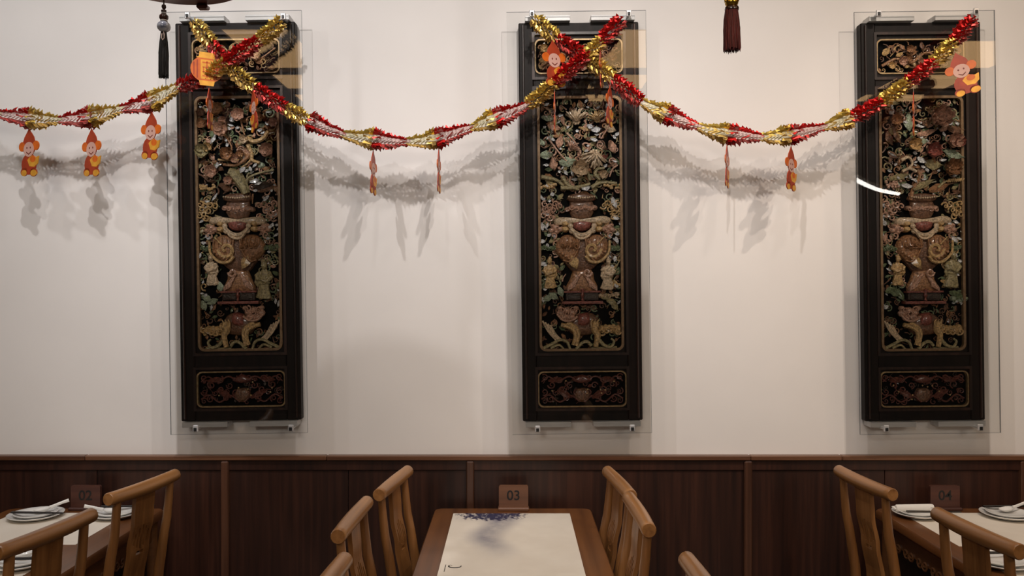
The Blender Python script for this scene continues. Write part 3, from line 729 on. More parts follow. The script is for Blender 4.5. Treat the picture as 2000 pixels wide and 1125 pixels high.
# left panel: plum blossom on old branches (composition of the vase mirrored)
root1, c = panel_case(-1.241, -.016, 'dark carved wooden panel with plum blossom above its vase, left of the three', *CM, True)
vase(c, True); filler(c, 41)
c.m = False; c.ct, c.cb = 463.5, 478.5
small = Carver(root1, *CM); small.y = .030; small_fields(small, 51)
for x, y, r, col in ((438, 252, 15, 'rose'), (402, 294, 14, 'olive'), (420, 334, 13, 'rose'), (472, 224, 13, 'rose'), (528, 294, 14, 'rose'), (430, 212, 13, 'brown'), (482, 272, 9, 'tan'), (400, 240, 10, 'brown'), (450, 300, 13, 'brown'), (412, 286, 9, 'gold'), (540, 240, 9, 'rose'), (510, 230, 10, 'brown'), (466, 310, 9, 'rose'), (398, 218, 9, 'umber'), (440, 234, 8, 'rose'), (475, 300, 8, 'brown'), (452, 352, 9, 'rose')):
    c.flower('plum_blossom', x, y, r, col, 5, random.uniform(0, 6), .7, .020)
for p, r0, r1, col in ((((462, 338), (478, 360), (486, 378)), 13, 8, 'olive'), (((452, 334), (470, 342), (482, 366)), 8, 9, 'olive'), (((440, 320), (462, 322), (476, 316), (488, 306), (494, 296)), 3, 4, 'brown'), (((488, 282), (496, 300), (497, 312), (512, 318)), 4, 3, 'gold'), (((486, 268), (500, 276), (518, 270), (528, 256)), 4.5, 4, 'gold'), (((494, 312), (486, 320), (476, 326)), 2, 1.5, 'gold'),
        (((484, 376), (488, 350), (504, 340), (540, 332)), 2.6, 2, 'olive'), (((430, 310), (446, 312), (474, 310), (476, 302)), 2, 1.6, 'gold'), (((388, 336), (400, 342), (412, 352), (424, 350)), 2, 1.5, 'umber'), (((440, 258), (456, 284), (454, 310)), 2, 1.3, 'brown'), (((474, 232), (480, 256), (486, 272)), 2, 1.3, 'brown')):
    c.branch('plum_branch', p, r0, r1, col, .022)
for x, y, r in ((494, 238, 7), (504, 242, 7), (514, 243, 7), (522, 246, 5), (456, 222, 6), (516, 226, 5), (402, 316, 6), (420, 314, 6), (530, 314, 6), (512, 322, 8)):
    c.blob('plum_bud', x, y, r, r*.85, .016, 'jade' if 490 < x < 516 else 'brown')
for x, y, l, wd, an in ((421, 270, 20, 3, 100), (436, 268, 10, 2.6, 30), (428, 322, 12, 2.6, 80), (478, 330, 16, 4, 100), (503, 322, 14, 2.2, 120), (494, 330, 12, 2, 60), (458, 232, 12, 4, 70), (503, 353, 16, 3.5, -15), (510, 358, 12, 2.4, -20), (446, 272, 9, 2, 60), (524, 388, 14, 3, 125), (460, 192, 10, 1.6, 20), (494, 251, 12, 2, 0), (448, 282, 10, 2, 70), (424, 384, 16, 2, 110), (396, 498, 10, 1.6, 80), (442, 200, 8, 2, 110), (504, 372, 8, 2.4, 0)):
    c.leaf('glint_petal', x, y, l, wd, an, 'glint_white', None, .026)  # painted glints among the plum blossom
for x, y, l, wd, an, col in ((446, 366, 26, 7, 25, 'umber'), (455, 352, 22, 6, 40, 'rose'), (520, 362, 40, 9, -8, 'dark'), (526, 368, 30, 6, -25, 'umber'), (506, 214, 18, 5, 30, 'brown'), (414, 222, 18, 5, 50, 'umber')):
    c.leaf('carved_leaf', x, y, l, wd, an, col, None, .018)
mb = MB()
for k in range(20): mb.ell(c.P(408+random.uniform(-15, 15), 364+random.uniform(-5, 5), .018), (3.2/PXM, .006, 2.6/PXM), None, 7, 5)
c.put(mb, 'pine_cone', 'gold')
c.figure('attendant_figure', 418, 556, 58, 'tan', 1, 0, 0); c.figure('attendant_figure', 522, 584, 72, 'olive', -1, 0, 0)
for x, y, an in ((408, 582, 30), (420, 588, -20), (402, 596, 60), (434, 560, 70)): c.leaf('carved_leaf', x, y, 22, 6, an, 'jade', None, .018)

# right panel: lotus blooms and broad leaves
root3, c = panel_case(1.895, -.0125, 'dark carved wooden panel with broad lotus leaves above its vase, right of the three', *CM, False)
vase(c, True); filler(c, 61)
small_fields(c, 71)
c.ct, c.cb = 1804.5, 1812.5
for x, y, r, n, col in ((1868, 276, 15, 7, 'rose'), (1862, 328, 17, 8, 'brown'), (1826, 294, 15, 6, 'red'), (1838, 230, 22, 8, 'rose'), (1790, 282, 13, 6, 'gold'), (1880, 278, 10, 6, 'red'), (1754, 234, 12, 6, 'brown')):
    c.flower('lotus_bloom', x, y, r, col, n, random.uniform(0, 6), .9, .018)
for x, y, l, wd, an, col in ((1832, 320, 34, 11, 10, 'olive'), (1872, 300, 40, 9, 25, 'jade'), (1810, 274, 22, 7, 5, 'jade'), (1764, 344, 44, 6, -15, 'olive'), (1784, 238, 36, 9, 95, 'jade'), (1752, 300, 22, 6, 40, 'rose'), (1818, 258, 44, 6, -15, 'rose'), (1854, 250, 24, 5, -25, 'rose'), (1876, 252, 34, 9, 10, 'umber'), (1842, 366, 46, 8, -18, 'brown'), (1746, 268, 30, 7, 80, 'umber'), (1760, 262, 40, 5, 75, 'umber'), (1812, 360, 50, 6, -25, 'olive')):
    c.leaf('lotus_leaf', x, y, l, wd, an, col, None, .018, .4)
for p, r0, r1, col in ((((1786, 390), (1792, 366), (1804, 346), (1800, 330)), 4, 3, 'brown'), (((1770, 334), (1784, 328), (1798, 334)), 3, 3, 'tan'), (((1768, 312), (1782, 306), (1790, 318), (1780, 330)), 3.5, 2, 'tan'), (((1840, 366), (1852, 356), (1866, 350)), 2.5, 1.5, 'olive'), (((1882, 360), (1878, 376), (1862, 380)), 1.6, 1.2, 'umber')):
    c.branch('lotus_stem', p, r0, r1, col, .022)
mb = MB()
for k in range(20): mb.ell(c.P(1754+random.uniform(-15, 15), 358+random.uniform(-6, 6), .016), (3.2/PXM, .006, 2.6/PXM), None, 7, 5)
c.put(mb, 'seed_cluster', 'rose')
mb = MB()
for k in range(8): c.branch('', [(1858+k*4, 356-k*.3), (1862+k*4, 350-k*.2)], 2.6, 2, 'gold', .024, mb)
c.put(mb, 'lotus_stamens', 'gold')
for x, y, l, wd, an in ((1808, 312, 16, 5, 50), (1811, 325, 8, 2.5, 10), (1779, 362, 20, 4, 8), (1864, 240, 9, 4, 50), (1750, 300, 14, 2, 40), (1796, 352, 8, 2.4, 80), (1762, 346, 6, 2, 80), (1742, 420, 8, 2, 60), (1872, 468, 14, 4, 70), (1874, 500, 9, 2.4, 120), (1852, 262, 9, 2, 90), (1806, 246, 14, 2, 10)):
    c.leaf('glint_petal', x, y, l, wd, an, 'glint_white', None, .026)  # painted glints among the lotus leaves
c.figure('attendant_figure', 1760, 556, 56, 'gold', 1, 0, 0); c.figure('attendant_figure', 1868, 562, 68, 'olive', -1, 0, 0)
for x, y, an in ((1756, 572, 30), (1768, 576, 70), (1748, 566, -20), (1874, 574, 10), (1886, 580, -20)): c.leaf('carved_leaf', x, y, 24, 6, an, 'green', None, .018)
c.cloud('low_cloud', 1884, 586, 34, 12, 'jade', 4, .022)

# glass covers on chrome stand-off clips
YG = 3.700
def glass_cover(xc, width, label, rot, clips):
    H = 1.908; z0 = 1.092
    t = empty('glass_cover', (xc, YG, z0), (0, rot, 0)); tag(t, label, 'glass cover', 'glass sheets over the carved panels')
    mb = MB(); x, y, z = width/2, .005, H
    vs = [(-x, -y, 0), (x, -y, 0), (x, y, 0), (-x, y, 0), (-x, -y, z), (x, -y, z), (x, y, z), (-x, y, z)]
    mb.add(vs, [(0, 1, 5, 4), (2, 3, 7, 6)], 0)
    mb.add(vs, [(1, 2, 6, 5), (3, 0, 4, 7), (4, 5, 6, 7), (3, 2, 1, 0)], 1)
    mb.build('pane', [M['glass'], M['glass_edge']], t, False)
    for cx, cz in clips:
        k = MB(); k.box((cx, -.010, cz), (.024, .010, .030), bev=.003)
        o = k.build('clip', M['chrome'], t, False)
        MB().tube([(cx, -.004, cz-.002), (cx, YW-YG-.001, cz-.002)], .007, 10).build('standoff_rod', M['chrome'], o)
        MB().box((cx, -.0165, cz-.003), (.013, .004, .015), bev=.001).build('screw', M['black_metal'], o)
    return t
def clipset(xc, pxs_top, pxs_bot, rot):
    out = []
    for px, py in pxs_top+pxs_bot:
        p = at(px, py, YG-.01); dx, dz = p.x-xc, p.z-1.092
        out.append((dx*math.cos(rot)-dz*math.sin(rot), dx*math.sin(rot)+dz*math.cos(rot)))
    return out
for xc, wd, lab, ct, cb in ((-1.2315, .6175, 'clear glass sheet over the plum blossom panel on the left', [(366, 30), (553, 32)], [(382, 837), (568, 836)]),
        (.317, .629, 'clear glass sheet over the chrysanthemum panel in the middle', [(1039, 26), (1228, 26)], [(1050, 838), (1235, 836)]),
        (1.889, .634, 'clear glass sheet over the lotus panel on the right', [(1716, 26), (1906, 22)], [(1731, 837), (1915, 835)])):
    rot = -.0145; glass_cover(xc, wd, lab, rot, clipset(xc, ct, cb, rot))

# ------------------------------------------------------------------ foil garlands
YGA = 3.60
def strand(name, label, pts, first, widen, closed_ranges=()):
    """pts: break points of the strand in order; halves alternate colour, each half widens or narrows like an opened paper chain"""
    W3 = [at(p[0], p[1], YGA+(p[2] if len(p) > 2 else 0)) for p in pts]
    root = empty(name, W3[0]); tag(root, label, 'garland', 'red and gold foil garlands')
    base = W3[0]
    path = catmull(W3, 8)
    col = first; rnd = random.Random(len(pts)*7)
    for i in range(len(W3)-1):
        seg = path[i*8:i*8+9]
        tight = any(a <= pts[i][0] < b for a, b in closed_ranges)
        wide_end = (col == widen)      # True: narrow -> wide
        mb = MB(); L = sum((seg[k+1]-seg[k]).length for k in range(8)); nl = max(6, int(L/(.0155 if not tight else .013)))
        K = 8
        def P(t):
            x = max(0, min(.9999, t))*8; k = int(x); f = x-k; return seg[k].lerp(seg[k+1], f)
        for li in range(nl):
            t0 = li/nl; t1 = (li+1)/nl; tm = (t0+t1)/2
            prog = tm if wide_end else 1-tm
            R = (.016+.028*prog) if not tight else (.027+.005*math.sin(PI*tm))
            c0, c1 = P(t0), P(t1); ax = (P(min(1, tm+.06))-P(max(0, tm-.06))); ax.normalize()
            n1 = ax.cross(Vector((0, 1, 0))); n1.normalize(); n2 = n1.cross(ax); cm = (c0+c1)/2
            stp = (c1-c0).length; sl = ax*stp
            angs = [k*PI/4+.4*(li % 2) for k in range(8)] if tight else [PI*.5+q for q in (-PI*.5-.42, -PI*.5+.42, PI*.5-.42, PI*.5+.42)]
            for k, a in enumerate(angs):
                a += rnd.uniform(-.22, .22); d = n1*math.cos(a)+n2*math.sin(a); q = ax.cross(d)
                jr = R*rnd.uniform(.85, 1.2); wq = R*.40+.006; tw = rnd.uniform(-.7, .7); q = (q*math.cos(tw)+ax*math.sin(tw))
                A = cm+d*jr*.52-sl*.75; B = cm+d*jr*.56+sl*.75
                Cc = cm+d*jr*.92+sl*.8+q*wq*.55; D = cm+d*jr*1.02+q*wq*.1; E = cm+d*jr*.84-sl*.8-q*wq*.55
                G = cm+d*jr*1.22+sl*.45-q*wq*.35
                mb.add([v-base for v in (A, B, Cc, G, D, E)], [(0, 1, 2, 4), (0, 4, 5), (4, 2, 3)])
            # slanting links across the middle, paper side out
            if not tight:
                for sg in (-1, 1):
                    p0 = cm+n1*R*.55*sg-sl*.6; p1 = cm-n1*R*.05*sg+sl*1.7-Vector((0, R*.5, 0)); wv = n1*(.003+.20*R)
                    mb.add([v-base for v in (p0, p0+wv, p1+wv, p1)], [(0, 1, 2, 3)], 1 if rnd.random() < .8 else 0)
        # big jagged leaves at the wide joint
        if not tight:
            te = 1.0 if wide_end else 0.0; c0 = P(te); ax = (P(min(1, te+.1))-P(max(0, te-.1))).normalized(); dirn = -1 if wide_end else 1
            n1 = ax.cross(Vector((0, 1, 0))); n1.normalize(); n2 = n1.cross(ax)
            for k in range(8):
                a = 2*PI*k/8+rnd.uniform(-.15, .15); d = n1*math.cos(a)+n2*math.sin(a); q = ax*dirn
                o = [(.55, 0), (.95, .0), (1.22, .004), (1.02, .010), (1.25, .018), (1.02, .024), (1.12, .036), (.8, .042), (.6, .036)]
                vs = [c0+d*(.040*r)+q*z+ax.cross(d)*(.008*math.sin(z*150)) for r, z in o]
                mb.add([v-base for v in vs], [tuple(range(len(vs)))])
            for k in range(5):
                z = n1*(.024-.012*k); p0 = c0+z-Vector((0, .012, 0)); L2 = ax*dirn*(.03+.012*rnd.random())
                mb.add([v-base for v in (p0, p0+n1*.009, p0+n1*.006+L2, p0+L2)], [(0, 1, 2, 3)], 1)
        mb.build('red_segment' if col == 'r' else 'gold_segment', [M['foil_red' if col == 'r' else 'foil_gold'], M['paper_red' if col == 'r' else 'paper_gold']], root, False)
        col = 'g' if col == 'r' else 'r'
    return root
stA = strand('foil_garland', 'foil garland entering from the left edge, rising to the plum blossom panel',
    [(-62, 205), (-4, 222), (58, 231), (115, 234), (177, 228), (236, 213), (294, 199), (348, 170), (405, 150, -.012), (442, 122, -.02), (505, 80, -.01), (551, 42)], 'g', 'r', ((340, 560),))
stB = strand('foil_garland', 'foil garland sagging between the plum blossom and chrysanthemum panels',
    [(379, 42), (412, 84), (446, 130), (498, 172), (558, 211), (604, 236), (669, 262), (729, 272), (794, 277), (851, 271), (918, 250), (966, 232), (1030, 205, -.004), (1082, 162, -.012), (1146, 108, -.02), (1172, 82, -.01), (1214, 40)], 'g', 'g', ((370, 560), (1025, 1220)))
stC = strand('foil_garland', 'foil garland sagging between the chrysanthemum and lotus panels',
    [(1042, 36), (1086, 74), (1146, 114), (1195, 152), (1252, 198), (1300, 222), (1362, 247), (1420, 261), (1484, 268), (1541, 264), (1608, 248), (1660, 231), (1720, 200), (1772, 162), (1822, 124), (1862, 82), (1900, 38)], 'g', 'g', ((1035, 1250), (1655, 1910)))
# ------------------------------------------------------------------ paper pendants on the garlands
def pendant(px, py, label, yaw, roll=0, hang=(0, 0), scale=1.0, kind='mouse', dy=-.0):
    """flat printed cardboard cut-out; (px,py) is where its string meets the garland"""
    p = at(px, py, YGA-.005+dy)
    t = empty('paper_pendant', p, (0, math.radians(roll), math.radians(yaw)-math.atan2(p.x, p.y)))
    tag(t, label, 'pendant', 'paper pendants on the garlands')
    k = scale/430.0; sl = 14
    def el(cx, cz, rx, rz, n=18): return [(k*(cx+rx*math.cos(2*PI*i/n)), k*(cz+rz*math.sin(2*PI*i/n))) for i in range(n)]
    th = .0018
    def layer(name, outs, col, front, parent=t):
        mb = MB()
        for o in outs:
            A = sum(o[i][0]*o[(i+1) % len(o)][1]-o[(i+1) % len(o)][0]*o[i][1] for i in range(len(o)))
            if A < 0: o = o[::-1]
            mb.prism(o, -th-front, th+front)
        return mb.build(name, M[col], parent, False)
    MB().tube([(0, 0, .012), (0, 0, -k*sl)], .0007, 6).build('string', M['string'], t)
    Z = -sl
    if kind == 'mouse':
        hood = [(k*a, k*b) for a, b in ((0, Z+2), (3, Z-3), (8, Z-8), (14, Z-15), (18, Z-26), (18, Z-36), (14, Z-44), (-14, Z-44), (-18, Z-36), (-18, Z-26), (-13, Z-15), (-7, Z-8), (-3, Z-3))]
        hd = layer('hood', [hood], 'card_red', 0)
        layer('ear', [el(-20, Z-32, 9, 9)], 'card_orange', .0003); layer('ear', [el(20, Z-32, 9, 9)], 'card_orange', .0003)
        bd = layer('body', [el(0, Z-66, 21, 20), el(-14, Z-80, 10, 8), el(13, Z-82, 10, 8)], 'card_red', .0002)
        fc = layer('face', [el(0, Z-38, 15, 14)], 'card_pink', .0006)
        layer('smile', [el(-5, Z-35, 1.6, 2), el(5, Z-35, 1.6, 2), [(k*a, k*(b+Z)) for a, b in ((-7, -42), (0, -46), (7, -42), (7, -44), (0, -48.5), (-7, -44))]], 'card_ink', .001, fc)
        ig = layer('gold_ingot', [[(k*a, k*(b+Z)) for a, b in ((-4, -58), (2, -53), (10, -50), (20, -54), (28, -52), (25, -66), (16, -72), (2, -70))]], 'card_gold', .0007)
        layer('ingot_dome', [el(12, Z-57, 8, 6)], 'card_orange', .0011, ig)
        layer('foot', [el(-14, Z-82, 8, 6)], 'card_gold', .0006); layer('foot', [el(14, Z-83, 9, 6)], 'card_gold', .0006)
    else:
        layer('lantern_shape', [el(0, Z-34, 29, 25, 24)], 'card_orange', 0)
        layer('lantern_cap', [[(k*a, k*(b+Z)) for a, b in ((-13, -2), (13, -2), (14, -10), (20, -13), (-20, -13), (-14, -10))]], 'card_gold', .0004)
        layer('lantern_foot', [[(k*a, k*(b+Z)) for a, b in ((-14, -55), (14, -55), (12, -64), (-12, -64))]], 'card_gold', .0004)
        for rx, r0, r1 in ((-17, -17, -51), (17, -17, -51), (-23, -22, -46), (23, -22, -46)):
            layer('lantern_rib', [[(k*(rx+a), k*(b+Z)) for a, b in ((-1.2, r0), (1.2, r0), (1.2, r1), (-1.2, r1))]], 'card_red', .0006)
        layer('character_plate', [[(k*a, k*(b+Z)) for a, b in ((-11, -16), (11, -16), (11, -52), (-11, -52))]], 'card_gold', .0006)
        layer('brush_strokes', [[(k*(x0), k*(z0+Z)), (k*x1, k*(z0+Z)), (k*x1, k*(z1+Z)), (k*x0, k*(z1+Z))] for x0, x1, z0, z1 in ((-8, 8, -20, -22.5), (-1.3, 1.3, -18, -50), (-8, 8, -29, -31), (-7, -5, -29, -40), (5, 7, -29, -40), (-8, 8, -38, -40), (-8, 8, -45, -47.5))], 'card_orange', .001)
    return t
pendant(57, 238, 'paper mouse pendant hanging nearest the left edge of the photo', -56)
pendant(179, 238, 'paper mouse pendant midway between the left edge and the blue-beaded tassel', -57)
pendant(297, 205, 'paper mouse pendant hanging just below the blue-beaded tassel', -54, 4)
pendant(404, 86, 'round orange lantern-shaped paper pendant over the plum blossom panel', 8, 0, kind='lantern', dy=-.03)
pendant(408, 160, 'narrow edge-on pendant over the left part of the plum blossom panel', 77, -6, scale=.86, dy=-.02)
pendant(494, 166, 'narrow golden pendant over the right part of the plum blossom panel', 106, 8, scale=.86, dy=-.02)
pendant(729, 282, 'edge-on paper pendant, left of the two between the first and middle panels', 76, 0, scale=.92)
pendant(857, 278, 'edge-on paper pendant, right of the two between the first and middle panels', 83, -2, scale=.92)
pendant(1078, 66, 'paper mouse pendant turned sideways, atop the chrysanthemum panel', 38, -6, scale=.95, dy=-.03)
pendant(1083, 168, 'edge-on paper pendant on a slanting string, left on the chrysanthemum panel', 87, -8, scale=.85, dy=-.02)
pendant(1172, 84, 'tilted edge-on brown pendant at the upper right of the chrysanthemum panel', 82, -18, scale=.8, dy=-.02)
pendant(1192, 156, 'narrow golden pendant hanging lowest over the chrysanthemum panel, on the right', 74, 5, scale=.85, dy=-.02)
pendant(1420, 270, 'edge-on paper pendant, left of the two between the middle and right panels', 82, 0, scale=.9)
pendant(1545, 274, 'nearly edge-on paper pendant, right of the two between the middle and right panels', 68, 0, scale=.92)
pendant(1784, 168, 'edge-on paper pendant hanging over the left part of the lotus panel', 88, -8, scale=.9, dy=-.02)
pendant(1862, 92, 'orange paper mouse pendant facing out at the top right of the lotus panel', 5, -16, scale=.92, dy=-.03)

# ------------------------------------------------------------------ hanging lanterns and tassels
def lantern(loc, R, name, label, body_h=.34):
    t = empty(name, loc); tag(t, label, 'lantern')
    MB().lathe([(R-.06, .0), (R-.012, -.004), (R, .003), (R+.004, .012), (R, .024), (R-.02, .028), (R-.06, .024), (R-.06, 0)], 48).build('base_ring', M['lantern'], t)
    for k in range(6):
        a = PI/3*k+.2; MB().box((math.cos(a)*(R-.05)*.5, math.sin(a)*(R-.05)*.5, .012), (R-.05, .018, .016), (0, 0, a)).build('spoke', M['lantern'], t, False)
    MB().lathe([(.001, -.012), (.026, -.010), (.034, .002), (.03, .02), (.001, .026)], 20).build('bottom_boss', M['lantern'], t)
    MB().lathe([(R-.05, .028), (R-.02, .10), (R-.015, body_h/2), (R-.02, body_h-.07), (R-.05, body_h)], 40).build('shade', M['lantern_paper'], t)
    MB().lathe([(R-.06, body_h), (R, body_h), (R, body_h+.02), (R-.06, body_h+.02), (R-.06, body_h)], 40).build('top_ring', M['lantern'], t)
    for k in range(6):
        a = PI/3*k+.2; MB().tube([(math.cos(a)*(R-.03), math.sin(a)*(R-.03), .02), (math.cos(a)*(R-.01), math.sin(a)*(R-.01), body_h/2), (math.cos(a)*(R-.03), math.sin(a)*(R-.03), body_h)], .007, 6).build('rib', M['lantern'], t)
    for k in range(3):
        a = 2*PI/3*k; MB().tube([(math.cos(a)*(R-.03), math.sin(a)*(R-.03), body_h+.018), (0, 0, body_h+.2)], .003, 5).build('chain', M['cord'], t)
    MB().tube([(0, 0, body_h+.2), (0, 0, ZC-loc[2])], .006, 6).build('hanging_rod', M['cord'], t)
    return t
yl = 2.45; zl = at(376, 9, yl+.225).z-.002
lt = lantern((at(380, 0, yl+.2).x, yl, zl), .225, 'hanging_lantern', 'round dark wooden lantern base at the top left with a beaded black tassel')
MB().box((.022, .215, -.010), (.036, .03, .014), bev=.004).build('bracket_foot', M['lantern'], lt, False)
def strands(mb, n, R0, R1, z0, z1, seed, flare=.35):
    rnd = random.Random(seed)
    for k in range(n):
        a = 2*PI*k/n*2.618; q = math.sqrt((k+.5)/n); l = z1+rnd.uniform(-.004, .007)
        p = [(R0*q*math.cos(a), R0*q*math.sin(a), z0)]
        for tt in (.25, .5, .75, 1.0):
            r = (R0+(R1-R0)*min(1, tt*2.2))*q*(1+flare*max(0, tt-.6)*rnd.uniform(0, 1)); p.append((r*math.cos(a)+rnd.uniform(-.001, .001), r*math.sin(a), z0+(l-z0)*tt))
        mb.tube(p, [.0016, .002, .002, .0018, .0012], 5)
    return mb
def tassel_black():
    # hangs from the lantern ring
    Y = yl+.1; s = F/Y; p = at(320, 0, Y); t = empty('tassel', (p.x, Y, at(320, 16, Y).z))
    tag(t, 'black silk tassel with a blue and white bead beside the plum blossom panel', 'tassel')
    def z(py): return -(py-16)/s
    MB().tube([(0, 0, zl-t.location.z+.002), (0, 0, z(44))], .0022, 6).build('cord', M['cord'], t)
    MB().lathe([(.001, z(8)), (.006, z(10)), (.007, z(14)), (.004, z(18)), (.001, z(19))], 12).build('knot', M['cord'], t)
    MB().lathe([(.001, z(19)), (.008, z(20)), (.008, z(23)), (.001, z(24))], 12).build('small_bead', M['bead_brown'], t)
    MB().lathe([(.001, z(23)), (.006, z(24)), (.008, z(26)), (.001, z(29))], 12).build('white_bead', M['bead_white'], t)
    MB().lathe([(.001, z(27)), (.009, z(28)), (.0135, z(31)), (.0135, z(36)), (.010, z(39)), (.001, z(39.5))], 16).build('brown_bead', M['bead_brown'], t)
    MB().lathe([(.001, z(37)), (.010, z(38)), (.011, z(41)), (.001, z(43))], 16).build('white_bead', M['bead_white'], t)
    MB().ell((0, 0, z(52)), (.0205, .0205, .0175), None, 20, 12).build('blue_bead', M['bead_blue'], t)
    strands(MB(), 110, .007, .0135, z(61), z(151), 3, .25).build('fringe', M['tassel_black'], t)['kind'] = 'stuff'
    MB().tube([(.003, -.010, z(63)), (.007, -.014, z(70)), (.007, -.0145, z(77)), (.003, -.015, z(81)), (-.001, -.0148, z(76)), (0, -.013, z(68))], .0015, 6).build('loop', M['string'], t)
tassel_black()
def tassel_red():
    Y = 2.75; s = F/Y; YT = 1.35; p = at(1429, 0, YT); z0 = p.z; kk = YT/Y
    t = empty('tassel', (p.x, YT, z0), (0, math.radians(-1), 0)); t.scale = (kk, kk, kk); tag(t, 'short dark red tassel with a gold bead at the top of the photo', 'tassel')
    def z(py): return -py/s
    MB().ell((0, 0, z(5)), (.0225, .0225, .018), None, 16, 10).build('gold_bead', M['bead_gold'], t)
    for k in range(10):
        a = 2*PI*k/10; MB().ell((.020*math.cos(a), .020*math.sin(a), z(1)), (.0055,)*3, None, 8, 6).build('gold_stud', M['bead_gold'], t)
    MB().lathe([(.001, z(13)), (.022, z(14)), (.0235, z(17)), (.023, z(20)), (.001, z(21))], 20).build('collar', M['bead_brown'], t)
    strands(MB(), 150, .0215, .029, z(19), z(99), 5, .18).build('fringe', M['tassel_red'], t)['kind'] = 'stuff'
    MB().tube([(0, 0, z(-2)), (0, 0, .895/kk)], .003, 6).build('cord', M['cord'], t)
    l2 = lantern((p.x, YT, z0+.90), .2, 'hanging_lantern', 'round lantern above the frame, carrying the dark red tassel')
tassel_red()

# ------------------------------------------------------------------ tables
ZT = .75
def table(xc, yb, length, width, label):
    t = empty('dining_table', (xc, yb-length/2, 0)); tag(t, label, 'table', 'wooden dining tables along the wall')
    hl, hw = length/2, width/2
    mb = MB()
    def rr(hx, hy, r): return rrect(0, 0, hx, hy, r, 5)
    prof = [(0, ZT-.034, .0), (0, ZT-.006, .0), (-.005, ZT, .0)]
    rings = [(-.012, ZT-.040), (0, ZT-.034), (.0, ZT-.008), (-.006, ZT)]
    n = None; vs = []; fs = []
    for off, z in rings:
        o = rr(hw+off, hl+off, .035); n = len(o); vs += [(x, y, z) for x, y in o]
    for k in range(len(rings)-1):
        for i in range(n): fs.append((k*n+i, k*n+(i+1) % n, (k+1)*n+(i+1) % n, (k+1)*n+i))
    fs += [tuple(range(n-1, -1, -1)), tuple((len(rings)-1)*n+i for i in range(n))]
    mb.add(vs, fs); mb.build('tabletop', M['table'], t)
    for sx in (-1, 1):
        MB().box((sx*(hw-.045), 0, ZT-.085), (.022, length-.12, .09), bev=.004).build('apron', M['apron'], t, False)
        MB().box((sx*(hw-.034), 0, ZT-.05), (.012, length-.08, .018), bev=.004).build('apron_moulding', M['table'], t, False)
        sc = MB(); k = int((length-.2)/.11)
        for i in range(k):
            y = -hl+.1+(i+.5)*(length-.2)/k
            for dy, sg in ((-.022, 1), (.022, -1)):
                pts = []
                for q in range(13):
                    a = q/12*2.6*PI; r_ = .024*(1-q/15); pts.append((sx*(hw-.031), y+dy+sg*r_*math.cos(a), ZT-.125-r_*math.sin(a)))
                sc.tube(pts, .0045, 6)
        sc.build('apron_scrollwork', M['apron'], t)
        for sy in (-1, 1):
            MB().tube([(sx*(hw-.045), sy*(hl-.05), 0), (sx*(hw-.045), sy*(hl-.05), .3), (sx*(hw-.045), sy*(hl-.05), ZT-.038)], [.02, .023, .026], 14).build('leg', M['apron'], t)
    for sy in (-1, 1): MB().box((0, sy*(hl-.05), ZT-.085), (width-.12, .022, .09), bev=.004).build('apron', M['apron'], t, False)
    return t
table(.004, 3.722, 2.1, .71, 'long wooden table in the centre with the 03 number block')
table(-1.925, 3.722, 1.45, .71, 'wooden table at the left with the 02 number block')
table(1.995, 3.722, 1.45, .71, 'wooden table at the right with the 04 number block')
def placemat(xc, y0, ln, wd, mat, label, z=ZT, logo=None):
    o = MB().box((0, -ln/2, .0004), (wd, ln, .0008)).build('placemat', mat, None, False, (xc, y0, z))
    tag(o, label, 'placemat', 'paper mats on the tables')
    if logo:
        lx, ly = logo
        pts = []
        for q in range(15):
            a = -.4+q/14*4.4; pts.append((lx+.018*math.cos(a)*1.25, ly+.017*math.sin(a)*-1, .0016))
        mb = MB(); mb.tube(pts, [.0006+.0030*math.sin(PI*q/14) for q in range(15)], 6, 0, .3)
        mb.ell((lx-.012, ly+.004, .0016), (.0025, .0025, .0005), None, 8, 4)
        mb.build('swirl_mark', M['ink'], o)
        mb = MB()
        for i in range(13): mb.box((lx-.034, ly+.012-i*.0055, .0014), (.0022+.0014*(i % 3 == 0), .0032, .0004))
        mb.build('fine_print', M['ink'], o, False)
    return o
placemat(-.002, 3.632, .76, .516, M['mat_tree'], 'paper mat printed with an ink-wash tree in front of the 03 block', logo=(-.203, -.69))
placemat(-.002, 2.876, .60, .516, M['mat_plain'], 'plain cream paper mat at the near end of table 03', ZT+.0008)
placemat(-1.955, 3.640, .45, .51, M['mat_plain'], 'pale paper mat in front of the 02 block')
placemat(-1.955, 3.10, .45, .51, M['mat_plain'], 'pale paper mat at the near end of table 02, behind the front left chair')
placemat(1.985, 3.640, .47, .51, M['mat_plain'], 'cream paper mat in front of the 04 block')
placemat(1.985, 3.10, .45, .51, M['mat_plain'], 'cream paper mat at the near end of table 04, behind the front right chair')
def number_block(px, num, mats, label):
    Y = 3.685; x = (px-1000)/F*Y
    t = empty('number_block', (x, Y, ZT)); tag(t, label, 'table number', 'wooden table number blocks')
    MB().prism(rrect(0, .060, .066, .050, .008, 4), .004, .020).build('block', M[mats], t, False)
    MB().box((0, .006, .007), (.140, .042, .014), bev=.003).build('base', M[mats], t, False)
    text_mesh('digits', num, .062, .0006, M['ink'], t, (0, .0035, .064), (PI/2, 0, 0))
number_block(166, '02', 'sign_red', 'reddish wooden number block reading 02 on the left table')
number_block(1003, '03', 'sign', 'brown wooden number block reading 03 on the centre table')
number_block(1847, '04', 'sign_red', 'reddish wooden number block reading 04 on the right table')

